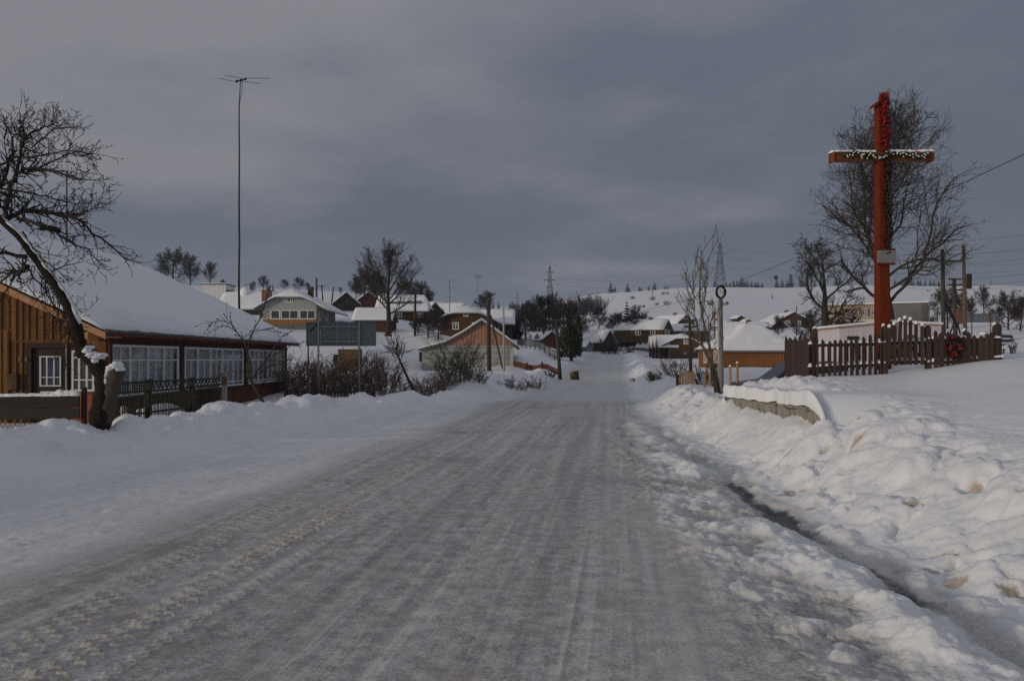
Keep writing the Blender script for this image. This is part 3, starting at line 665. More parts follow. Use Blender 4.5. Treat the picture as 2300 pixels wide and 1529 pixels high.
def pole(name, label, px0, yt, px1, yb, Y, r, mat='pole_wood', arms=(), armw=1.4, cat='utility pole', extra=None, sink=.4, r1=None):
    a = P(px1, yb, Y); zg = G(a.x, a.y); b = P(px0, yt, Y); t = thing(name, label, cat, (a.x, a.y, zg))
    dx = b.x-a.x; h = b.z-zg; MB().tube([(-dx*.02, 0, -sink), (dx, 0, h)], [r, r1 or r*.8], 8).build('shaft', mat, t, True)
    for f in arms:
        z = h-f; x = dx*z/h; MB().box(x-armw/2, x+armw/2, -r-.08, -r+.01, z-.05, z+.05).build('crossarm', mat, t)
        ins = MB()
        for s in (-.45, -.28, .28, .45): ins.lathe([(.0, 0), (.045, 0), (.05, .06), (.02, .12), (0, .12)], (x+armw*s, -r-.04, z+.05), 6)
        ins.build('insulators', 'galv', t, stuff=True)
    if extra: extra(t, dx, h)
    return t

# ------------------------------------------------------------------ the timber house beside the road
def timber_house():
    Yf, Xw, LN = 19.0, -9.8, 14.95; t = thing('timber_house', 'long brown timber house with a big snowy roof beside the road', 'house', (Xw, Yf, 0))
    sl, ex, ez = .46, .36, 2.27; rx = -7.75                                     # eave just outside the side wall, ridge at local x=rx
    ridge = ez+sl*(ex-rx)
    rzf = lambda x: ez+sl*(ex-x) if x >= rx else ridge-sl*(rx-x)
    back = MB(); back.box(-15.4, -.06, .10, LN-.1, -.5, 2.05)
    pts = [(-15.4, .10, 2.05), (-.06, .10, 2.05), (-.06, .10, rzf(-.06)-.12), (rx, .10, rzf(rx)-.12), (-15.4, .10, rzf(-15.4)-.12)]
    b2 = MB(); b2.prism(pts, (0, .2, 0)); far_gable = MB().prism([(p[0], LN-.3, p[2]) for p in pts], (0, .2, 0))
    # wall core with real openings: built from strips round the windows
    core = MB(); wins = [(.07, 3.93), (4.33, 9.45), (10.02, 14.55)]; zb, zt = .64, 1.95
    core.box(-.16, -.03, 0, LN, -.5, zb); core.box(-.16, -.03, 0, LN, zt, 2.36)
    y = 0
    for a, b in wins+[(LN, LN)]:
        if a > y: core.box(-.16, -.03, y, a, zb, zt)
        y = b
    core.build('side_wall', 'plank_red', t)
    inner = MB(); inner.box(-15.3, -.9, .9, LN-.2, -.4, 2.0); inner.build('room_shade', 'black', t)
    b2.build('gable_core', 'plank_red', t); far_gable.build('gable_core', 'plank_red', t)
    # front wall strips round door and window
    fr = MB(); d0, d1, w0, w1 = -1.90, -1.08, -.93, -.37
    fr.box(-15.4, d0, 0, .1, -.5, 2.05); fr.box(d1, w0, 0, .1, -.5, 2.05); fr.box(w1, -.03, 0, .1, -.5, 2.05)
    fr.box(d0, d1, 0, .1, 1.86, 2.05); fr.box(w0, w1, 0, .1, 1.80, 2.05); fr.box(w0, w1, 0, .1, -.5, .80); fr.build('front_wall', 'plank_brown', t)
    rng = random.Random(4)
    # front planks: lower course and gable course, each its own board
    x = -6.9; meshes = []
    for wd in (.15, .18, .21): meshes.append(wd)
    while x < -.05:
        wd = rng.choice(meshes); xe = min(x+wd, -.03)
        zt_ = rzf((x+xe)/2)-.14
        zsplit = 2.30 if x < -2.6 else 2.02
        def plank(z0, z1, y0):
            if z1-z0 > .05: MB().box(x+.004, xe-.004, y0-.022, y0-.001, z0, z1).build('plank', 'plank_brown', t)
        lo = -.4
        ov = lambda a, b: x < b and xe > a
        if ov(d0-.12, d1+.1): plank(1.98, zt_, 0)
        elif ov(w0-.04, w1+.04): plank(1.90, zt_, 0); plank(lo, .55, 0) if False else None
        else:
            plank(lo, zsplit-.004, -.012 if x < -2.6 else 0); plank(zsplit, zt_, 0)
        bt_ = rng.random()
        if not ov(d0-.12, w1+.06) and bt_ < .8: MB().box(xe-.02, xe+.02, -.058, -.036, lo, zsplit-.02).build('batten', 'plank_brown', t)
        MB().box(xe-.02, xe+.02, -.048, -.024, max(zsplit+.01, 2.05), zt_+.02).build('batten', 'plank_brown', t)
        x = xe
    MB().box(w0-.02, w1+.02, -.03, -.002, -.4, .72).build('apron_panel', 'red_paint', t)
    # side planks above and below the windows
    y = 0; pl = {}
    def splank(y0, wd, z0, z1):
        k = (round(wd, 2), round(z1-z0, 2))
        if k not in pl: pl[k] = MB().box(-.028, -.002, .004, wd-.004, 0, z1-z0).mesh('plank', 'plank_red')
        link('plank', pl[k], t, loc=(0, y0, z0))
    while y < LN-.1:
        wd = .21; splank(y, wd, -.45, .56); splank(y, wd, 2.02, 2.32)
        if not any(a-.02 < y+wd and y < b+.02 for a, b in wins): splank(y, wd, .56, 2.02)
        y += wd
    rl = MB(); rl.box(-.002, .03, -.03, LN, 1.96, 2.04); rl.box(-.002, .045, -.03, LN, .53, .62)
    for yy in (-.03, 4.02, 9.55, 14.62): rl.box(-.002, .028, yy, yy+(.10 if yy < 0 else .22), .62, 1.96)
    rl.build('window_surround', 'dark_trim', t)
    for i, ((a, b), c) in enumerate(zip(wins, (4, 5, 4))):
        window(t, (-.03, a, zb), (0, 1, 0), b-a, zt-zb, c, [.70, .09] if i != 1 else [.70, .12], back='curtain', seed=i, fw=.06, n=(1, 0, 0))
        mun = MB()
        for k in range(c):
            ya = a+(b-a)*k/c
            for q in (.5,): mun.box(-.03, -.012, ya+(b-a)/c*q-.010, ya+(b-a)/c*q+.010, zb+.05, zb+(zt-zb)*.70 if (k+i) % 3 else zt-.05)
        mun.build('muntin', 'white_paint', t, stuff=True)
    # door
    dk = MB(); dk.box(d0-.14, d0, -.05, .02, -.4, 1.98); dk.box(d1, d1+.1, -.05, .02, -.4, 1.98); dk.box(d0, d1, -.05, .02, 1.86, 1.98); dk.build('door_frame', 'dark_trim', t)
    dr = MB(); dr.box(d0, -1.72, .02, .07, -.4, 1.86); dr.box(-1.20, d1, .02, .07, -.4, 1.86); dr.box(-1.72, -1.20, .02, .07, -.4, .90); dr.box(-1.72, -1.20, .02, .07, 1.66, 1.86)
    door = dr.build('door', 'dark_trim', t)
    MB().box(-1.70, -1.22, -.001, .018, .62, .80).build('kick_panel', 'white_paint', door)
    fw = window(t, (-1.72, .03, .92), (1, 0, 0), .52, .74, 3, [.30], fw=.028, back='curtain_blue', name='door_window', seed=9)
    MB().box(-1.04, -1.01, -.09, -.06, .75, 1.95).build('door_rod', 'galv', t)
    window(t, (w0, .0, .80), (1, 0, 0), w1-w0, 1.0, 3, [.28, .82], back='curtain_green', seed=11, fw=.05)
    # fittings on the front
    MB().box(-2.42, -2.18, -.16, -.03, .84, 1.20).build('mail_box', 'rust', t, bevel=.01); MB().box(-2.44, -2.16, -.18, -.03, 1.19, 1.225).build('mail_box_lid', 'rust', t)
    for xx in (-2.0, -2.16): MB().tube([(xx, -.04, 1.52), (xx, -.09, 1.54), (xx, -.09, 1.64), (xx, -.04, 1.66)], [.012]*4, 6).build('handle', 'galv', t)
    br = MB(); br.obox((-.42, -.55, 2.06), (1, 0, 0), (0, 1, 0), (0, 0, 1), 0, .18, 0, .6, 0, .16); br.build('beam_end', 'pale_wood', t)
    cn = MB(); cn.box(-.10, .0, -.035, .0, -.4, 2.03); cn.build('corner_board', 'plank_red', t)
    # roof: corrugated sheet, barge board, snow
    y0, y1 = -.85, LN+.75; n = int((y1-y0)/.0325); vs = []; fs = []
    xs = [ex, 0.05, -1, -4, rx]
    for i in range(n+1):
        yy = y0+(y1-y0)*i/n; c = .024*math.sin(yy*6.283/.13)
        for x in xs: vs.append((x, yy, rzf(x)-.02+c))
        for x in xs: vs.append((x, yy, rzf(x)-.045+c))
    m = len(xs); q = 2*m
    for i in range(n):
        for k in range(m-1):
            a = i*q+k; fs.append((a, a+1, a+1+q, a+q)); b = a+m; fs.append((b, b+q, b+1+q, b+1))
        a = i*q; fs.append((a, a+q, a+m+q, a+m))
    for a in (0, n*q): fs += [(a+k, a+k+1, a+k+1+m, a+k+m) for k in range(m-1)]
    MB().add(vs, fs).build('corrugated_roof', 'roof_sheet', t, True)
    lf = MB(); lf.prism([(rx, y0, rzf(rx)-.03), (-16, y0, rzf(-16)-.03), (-16, y0, rzf(-16)-.08), (rx, y0, rzf(rx)-.08)], (0, y1-y0, 0)); lf.build('roof_back', 'roof_sheet', t)
    bg = MB(); bg.prism([(ex-.02, y0-.03, rzf(ex)-.06), (rx, y0-.03, rzf(rx)-.06), (rx, y0-.03, rzf(rx)-.25), (ex-.02, y0-.03, rzf(ex)-.22)], (0, .03, 0)); bg.build('barge_board', 'pale_wood', t)
    sf = MB(); sf.prism([(ex-.06, y0+.01, rzf(ex)-.15), (rx, y0+.01, rzf(rx)-.15), (rx, y0+.01, rzf(rx)-.18), (ex-.06, y0+.01, rzf(ex)-.18)], (0, .8, 0)); sf.build('soffit', 'pale_wood', t)
    fs_ = MB(); fs_.box(ex-.05, ex-.02, y0+.02, y1-.05, ez-.13, ez-.05); fs_.box(-.002, ex-.05, .02, y1-.1, ez-.10, ez-.08); fs_.build('eave_board', 'plank_red', t)
    xs = list(np.concatenate([np.linspace(ex-.03, ex-.6, 9), np.linspace(ex-.9, rx+.5, 22), np.linspace(rx+.3, rx-.6, 7), np.linspace(rx-1.5, -15.9, 6)])); ys = list(np.concatenate([np.linspace(y0-.06, y0+.7, 12), np.linspace(y0+.9, y1-.6, 60), np.linspace(y1-.4, y1+.02, 7)]))
    A, B = np.meshgrid(xs, ys); k = .30*np.sqrt(np.clip((ex+.0-A)/.55, .04, 1))*np.sqrt(np.clip(np.minimum(B-y0+.07, y1+.03-B)/.45, .05, 1))
    k = k*(.70+.6*fbm(A*.55+3, B*.45, 3, 7))*np.where(B < y0+.5, .55+.9*fbm(A*3.1, B*3, 3, 9), 1)+.07*(fbm(A*1.5, B*1.1, 4, 17)-.5)
    zr = np.vectorize(rzf)(A); rd = np.exp(-((A-rx)/.5)**2)*-.10
    na, nb_ = len(xs), len(ys); jx = .26*(fbm(B*1.7, A*0+1, 3, 13)-.5)*np.exp(-((ex-A)/.2)**2)
    top = np.stack([A+jx, B, zr+k+rd+.01], -1).reshape(-1, 3); bot = np.stack([A+jx, B, zr-.005], -1).reshape(-1, 3)
    fs = []; o = na*nb_
    for j in range(nb_-1):
        for i in range(na-1): a = j*na+i; fs.append((a, a+na, a+na+1, a+1))
    for j in range(nb_-1): a = j*na; fs.append((a, o+a, o+a+na, a+na))
    for i in range(na-1): fs.append((i, i+1, o+i+1, o+i)); a = (nb_-1)*na+i; fs.append((a, o+a, o+a+1, a+1))
    MB().add([tuple(p) for p in top]+[tuple(p) for p in bot], fs).build('roof_snow', 'snow', t, True)
    return t
timber_house()

# antenna mast behind the house, thin mast beside it
def antenna():
    a = P(537, 690, 37); t = thing('antenna_mast', 'very tall thin mast with a four armed TV antenna behind the timber house', 'antenna', (a.x, a.y, G(a.x, a.y)))
    zt = Z(178, 37)-t.location.z; z1 = Z(230, 37)-t.location.z; rng = random.Random(3); n = 12
    pts = [(rng.gauss(0, .012), 0, zt*i/n*(z1/zt)) for i in range(n+1)]; pts[0] = (0, 0, -.3); MB().tube(pts, [.062-.032*i/n for i in range(n+1)], 7).build('mast', 'pole_wood', t, True)
    MB().tube([pts[-1], (.05, 0, zt-.4), (.07, 0, zt)], [.028, .022, .02], 6).build('mast_tip', 'steel_dark', t)
    MB().tube([(.16, 0, zt), (.13, .02, zt-.6), (.03, .03, z1)], [.012]*3, 4).build('feed_cable', 'black', t)
    m = P(540, 182, 37)-t.location
    for nm, p, q in (('antenna_rod', (491, 175), (533, 184)), ('antenna_rod', (543, 184), (588, 189)), ('antenna_rod', (505, 169), (543, 176)), ('antenna_rod', (551, 177), (607, 177))):
        A = P(*p, 37)-t.location; B = P(*q, 37)-t.location; A.y = -.06 if p[1] > 176 else .06; B.y = A.y; MB().bar(A, B, .014, 5).build(nm, 'steel_dark', t)
    b1 = P(533, 184, 37)-t.location; b1.y = -.06; b2 = P(550, 177, 37)-t.location; b2.y = .06; MB().bar(b1, b2, .03, 6).build('boom', 'black', t)
    k = MB(); rng = random.Random(1)
    for q in (b1, b2, (b1+b2)/2): k.blob(q, .07, .07, .06, rng)
    k.build('junction_box', 'black', t)
antenna()
def thin_mast():
    a = P(150, 560, 36); b = P(150, 385, 36); z = 5.2
    o = MB().tube([(0, 0, 0), (0, 0, b.z-z)], [.045, .035], 6).build('roof_mast', 'pole_wood'); o.location = (a.x, 36, z)
    tag(o, 'thin bare mast seen through the branches of the leaning fruit tree', 'mast')
thin_mast()

# fences in front of the house
def board_fence():
    t = thing('board_fence', 'low fence of wide dark snow capped boards before the house door', 'fence', (-9.0, 14.0, 0)); L = lambda x: x+9.0
    x0, x1 = -9.75, X(180, 14); zt, zb = .90, .50
    for i, (a, b) in enumerate(((zt-.20, zt), (zb, zb+.19))): MB().obox((L(x0), 0, 0), (1, 0, .012), UZ, (0, -1, 0), 0, x1-x0, a, b, 0, .03).build('rail_board', 'old_board', t)
    for px, r in ((187, .055), (96, .05), (-20, .05)):
        x = L(X(px, 14.05)); MB().tube([(x, .06, -.3), (x+.01, .07, 1.08 if px > 100 else .86)], [r, r*.9], 7).build('post', 'dark_trim', t)
    s = MB(); rng = random.Random(2); x = L(x0)
    while x < L(x1)-.1: s.blob((x, -.01, zt+.01+.012*(x-L(x0))), .14, .045, .05 if x < L(x1)-.35 else .10, rng, .25, 8, 4, True); x += .11
    s.build('snow_cap', 'snow', t, True, stuff=True)
    m = MB(); x = L(x0)
    while x < L(x1): m.bar((x, .05, -.1), (x+.5, .05, .5), .004, 3); m.bar((x+.5, .052, -.1), (x, .052, .5), .004, 3); x += .09
    m.build('wire_mesh', 'rust_pole', t, stuff=True)
board_fence()
def green_fence():
    Y0, Y1, x = 15.7, 21.4, -8.05; t = thing('picket_fence', 'dark green picket fence with a zigzag band along its top beside the brown house wall', 'fence', (x, Y0, 0)); L = Y1-Y0
    for z in (1.10, .90, .42): MB().obox((0, 0, z), (0, 1, -.008), UZ, (1, 0, 0), 0, L, -.022, .022, -.02, .02).build('rail', 'fence_green', t)
    for i, (y, r) in enumerate(((.02, .05), (1.55, .06), (3.85, .052))): MB().box(-r, r, y-r, y+r, -.3, 1.16-.008*y).build('post', 'fence_green', t)
    zg = MB(); y = 1.7
    while y < L-.2:
        zg.bar((.01, y, 1.09-.008*y), (.01, y+.11, .91-.008*y), .012); zg.bar((.01, y+.11, .91-.008*y), (.01, y+.22, 1.09-.008*y), .012); y += .22
    y = .1
    while y < 1.5: zg.bar((.01, y, 1.09), (.01, y, .9), .014); y += .1
    zg.build('zigzag_band', 'fence_green', t, stuff=True)
    pk = MB(); rng = random.Random(8); y = .06
    while y < L-.05: pk.tube([(rng.gauss(0, .006), y, .12), (rng.gauss(0, .006), y+rng.gauss(0, .012), .88-.008*y)], [.011, .010], 4); y += .083
    pk.build('picket', 'fence_green', t, stuff=True)
    p = thing('fence_post', 'rough speckled concrete post at the far end of the green picket fence', 'fence post', (x+.05, Y1+.28, 0)); MB().tube([(0, 0, -.3), (0, 0, 1.17), (0, 0, 1.20)], [.085, .075, .05], 7).build('shaft', 'concrete', p); MB().lathe([(.078, .86), (.08, .9), (.078, 1.1), (.05, 1.2), (0, 1.2)], k=7).build('painted_top', 'rust_pole', p)
green_fence()
def heap():
    rng = random.Random(5); c = P(405, 936, 18.3); mb = MB(); mb.blob((0, 0, 0), .45, 1.15, .36, rng, .05, 16, 8, True); o = mb.build('snow_heap', 'snow', smooth=True); o.location = (-8.5, 18.9, .14); tag(o, 'low rounded heap of snow behind the green picket fence', 'snow heap')
    for i, (px, s, lab) in enumerate(((277, 1.15, 'larger pale garden figurine behind the first green fence post'), (312, .9, 'smaller pinkish garden figurine in front of the snow heap'))):
        Y = 16.9+i*.5; xx = X(px, Y); t = thing('garden_figurine', lab, 'figurine', (xx, Y, .13)); t.scale = (s, s, s)
        MB().lathe([(.0, 0), (.075, 0), (.085, .06), (.06, .17), (.035, .22)], k=10).build('body', 'rust_pole' if i == 0 else 'skin_pale', t, True)
        h = MB().blob((0, 0, .28), .07, .065, .085, rng, .02, 12, 8).build('head', 'skin_pale', t, True); MB().blob((0, .012, .325), .075, .068, .06, rng, .05, 10, 5, True).build('cap', 'curtain_green' if i == 0 else 'white_petal', h, True)
        f = MB()
        for sx in (-1, 1): f.blob((sx*.026, -.060, .295), .011, .008, .010, rng, 0, 6, 4)
        f.build('eye', 'black', h); MB().blob((0, -.064, .25), .022, .008, .008, rng, 0, 8, 4).build('mouth', 'red_petal', h); MB().blob((0, -.07, .272), .012, .014, .012, rng, 0, 6, 4).build('nose', 'skin_pale', h)
heap()

# leaning fruit tree in front of the house
def fruit_tree():
    Y = 13.6; rng = random.Random(12); o = P(228, 940, Y); o.z -= .15
    t = thing('leaning_fruit_tree', 'old leaning fruit tree with snow along its trunk at the left edge', 'tree', o)
    def L(px, py, dy=0): p = P(px, py, Y)-o; p.y = dy; return p
    def path(pts, r0, r1, k=8, sub=3):
        q = [L(*a) for a in pts]; out = []
        for i in range(len(q)-1):
            p0, p1, p2, p3 = q[max(i-1, 0)], q[i], q[i+1], q[min(i+2, len(q)-1)]
            for s in range(sub):
                f = s/sub; out.append(.5*((2*p1)+(p2-p0)*f+(2*p0-5*p1+4*p2-p3)*f*f+(3*p1-p0-3*p2+p3)*f**3))
        out.append(q[-1]); n = len(out)
        return out, [r0+(r1-r0)*(i/(n-1)) for i in range(n)]
    tr = MB()
    a, ra = path([(222, 985), (224, 940), (230, 900), (236, 868), (226, 832), (205, 805), (190, 780)], .215, .15); ra = [r*(1+.12*math.sin(i*2.1)) for i, r in enumerate(ra)]; ra = [r*.86 for r in ra]; tr.tube(a, ra, 10)
    b, rb = path([(190, 800), (176, 760), (166, 715), (143, 665), (108, 618), (75, 572), (42, 530), (0, 492), (-60, 440)], .165, .075); rb = [r*(1+.07*math.sin(i*1.7)) for i, r in enumerate(rb)]; rb = [r*.70 for r in rb]; tr.tube(b, rb, 10)
    trunk = tr.build('trunk', 'bark_old', t, True)
    c, rc = path([(222, 960, .06), (236, 915, .03), (252, 865, 0), (266, 828, -.02)], .17, .135, sub=2); MB().tube(c, rc, 9).build('sawn_stem', 'cut_wood', t, True)
    limbs = [([(20, 512), (12, 490), (50, 470), (100, 473), (150, 487), (200, 528), (262, 578)], .05), ([(100, 473), (150, 488), (185, 492), (225, 482), (255, 472)], .025), ([(12, 490), (22, 455), (36, 410), (62, 386), (110, 386), (170, 402), (215, 412)], .045),
             ([(36, 410), (45, 365), (60, 320), (90, 290), (125, 268), (158, 283)], .035), ([(48, 350), (52, 300), (42, 260), (44, 232)], .022), ([(-10, 490), (-14, 430), (5, 370), (10, 310), (0, 262)], .045), ([(62, 386), (100, 372), (150, 350), (210, 348)], .022),
             ([(75, 330), (98, 280), (112, 250), (126, 240)], .018), ([(60, 580), (30, 573), (-40, 572)], .04), ([(62, 600), (30, 607), (0, 605), (-50, 630)], .055), ([(90, 500), (125, 520), (165, 548), (195, 560), (230, 600)], .025), ([(50, 520), (80, 560), (110, 590), (150, 625)], .02),
             ([(35, 610), (30, 650), (18, 690)], .02), ([(60, 600), (85, 650), (100, 690), (115, 720)], .022), ([(108, 618), (140, 598), (180, 588)], .018), ([(142, 662), (141, 625), (155, 575)], .008), ([(20, 455), (-10, 440), (-40, 400)], .03), ([(150, 350), (175, 330), (180, 322)], .012), ([(10, 310), (30, 270), (20, 240)], .015),
             ([(40, 490), (80, 500), (130, 515), (142, 520)], .04), ([(0, 370), (40, 350), (80, 345), (140, 330), (175, 335)], .022), ([(-5, 420), (40, 430), (90, 440), (150, 455), (200, 465)], .022), ([(60, 640), (90, 700), (115, 740)], .01)]
    cr = MB(); rng = random.Random(77)
    def twig(p, d, l, r, lv):
        n = max(3, int(l/.09)); pts = [p.copy()]
        for i in range(n): d = (d+Vector((rng.gauss(0, .17), rng.gauss(0, .17), rng.gauss(.02, .16)))).normalized(); p = p+d*l/n; pts.append(p.copy())
        cr.tube(pts, [max(.0042, r*(1-.6*i/n)) for i in range(n+1)], 4 if r > .012 else 3, False)
        if lv < 2:
            for i in range(1, n+1):
                for _ in range(1 if rng.random() < (.85 if lv == 0 else .6) else 0):
                    dd = (d*.8+Vector((rng.gauss(0, .7), rng.gauss(0, .7), rng.gauss(.1, .6)))).normalized(); twig(pts[i], dd, l*rng.uniform(.25, .55), max(.0045, r*.62), lv+1)
        elif rng.random() < .5: cr.blob(pts[-1], .011, .011, .013, rng, .1, 5, 3)
    for pts, r in limbs:
        off = rng.uniform(-.7, .7); m = len(pts); q = [(p[0], p[1]+max(0, 310-p[1])*.42, off*i/(m-1)) for i, p in enumerate(pts)]
        out, rad = path(q, r, max(.006, r*.22), sub=4); n = len(out)
        for i in range(1, n-1): out[i] = out[i]+Vector((rng.gauss(0, .012), rng.gauss(0, .02), rng.gauss(0, .012)))
        cr.tube(out, rad, 6 if r > .03 else 4, False)
        for i in range(2, n):
            for _ in range(2 if r > .02 else 1):
                d = (out[i]-out[i-1]).normalized(); dd = (d*.9+Vector((rng.gauss(0, .6), rng.gauss(0, .7), rng.gauss(.05, .6)))).normalized()
                twig(out[i], dd, rng.uniform(.15, .50), max(.005, rad[i]*.55), 0 if rng.random() < .45 else 1)
    for _ in range(34):                                                   # hanging spurs below the trunk
        f = rng.random(); i = int(f*10)+5; p = b[i]+Vector((-.05, rng.gauss(0, .1), -.08)); twig(p, Vector((rng.gauss(.12, .4), rng.gauss(0, .3), -.9)).normalized(), rng.uniform(.3, .75), .008, 1)
    cr.build('crown', 'bark', t)
    MB().tube([L(98, 517, -.1), L(115, 514, -.1), L(135, 517, -.1), L(143, 523, -.1)], [.03, .045, .045, .03], 7).build('broken_branch', 'bark_old', t, True)
    sn = MB(); rg = random.Random(3)
    pts, rad = [], []
    for i in range(5, len(b)-1):
        for k in range(3):
            p = b[i].lerp(b[i+1], k/3); d = (b[i+1]-b[i]).normalized(); up_ = Vector((-d.z, 0, d.x)); up_ = up_ if up_.z > 0 else -up_
            pts.append(p+up_*rb[i]*.72+Vector((0, -.02, 0))); rad.append(rb[i]*.46*(.55+.9*float(vn(np.array([i*1.3+k*.45]), np.array([2.5]), 5)[0])))
    sn.tube(pts, rad, 9)
    for cx, cz, a_, b_ in ((212, 797, .11, .06), (201, 788, .09, .05), (224, 801, .11, .045), (236, 797, .07, .035), (220, 811, .07, .05), (264, 822, .12, .075), (255, 827, .09, .06), (248, 840, .05, .08), (246, 856, .03, .07), (205, 781, .06, .04), (274, 829, .06, .04)):
        sn.blob(L(cx, cz, -.05), a_, .13, b_, rg, .22, 12, 8)
    sn.build('snow', 'snow', t, True, stuff=True)
fruit_tree()
def rose_tree():
    Y = 19.5; rng = random.Random(21); o = P(600, 932, Y); o.z -= .1; t = thing('slender_shrub', 'slender dark branching shrub with rose hips in front of the third house window', 'shrub', o)
    L = lambda px, py, dy=0: Vector(((px-600)/FPX*Y, dy, Z(py, Y)-o.z)); cr = MB(); hip = MB()
    def st(pts, r0, r1, tw=True):
        off = rng.uniform(-.3, .3); n = len(pts); q = [L(p[0], p[1], off*i/n) for i, p in enumerate(pts)]; cr.tube(q, [r0+(r1-r0)*i/(n-1) for i in range(n)], 5, False)
        if tw:
            for i in range(1, n):
                for _ in range(3):
                    d = ((q[i]-q[i-1]).normalized()+Vector((rng.gauss(0, .6), rng.gauss(0, .6), rng.gauss(0, .5)))).normalized(); l = rng.uniform(.12, .42); p = q[i-1].lerp(q[i], rng.random()); m = p+d*l*.5; e_ = m+(d+Vector((0, 0, rng.gauss(-.2, .3))))*l*.5
                    cr.tube([p, m, e_], [.007, .006, .004], 3, False)
                    if rng.random() < .5: hip.blob(e_, .016, .016, .02, rng, 0, 6, 4)
    st([(598, 945), (590, 900), (575, 870), (562, 845), (560, 815)], .05, .035, False); st([(560, 818), (553, 780), (545, 765), (530, 745), (516, 727), (499, 705)], .026, .006); st([(516, 727), (500, 720), (480, 724), (473, 727)], .010, .005); st([(530, 745), (512, 733), (495, 731), (480, 742)], .010, .005)
    st([(566, 840), (555, 790), (561, 760), (572, 735), (586, 712), (600, 700)], .028, .007); st([(572, 742), (590, 741), (610, 738), (622, 748)], .010, .005); st([(566, 850), (590, 818), (620, 795), (655, 776), (690, 768)], .022, .006); st([(590, 818), (615, 778), (630, 755), (660, 738)], .018, .006)
    st([(566, 848), (600, 825), (640, 812), (660, 800)], .014, .005); st([(562, 850), (545, 835), (520, 832), (490, 845), (478, 852)], .010, .005); st([(575, 868), (620, 840), (650, 835)], .012, .005)
    cr.build('branches', 'twig', t); hip.build('rose_hips', 'dead_leaf', t, stuff=True)
rose_tree()

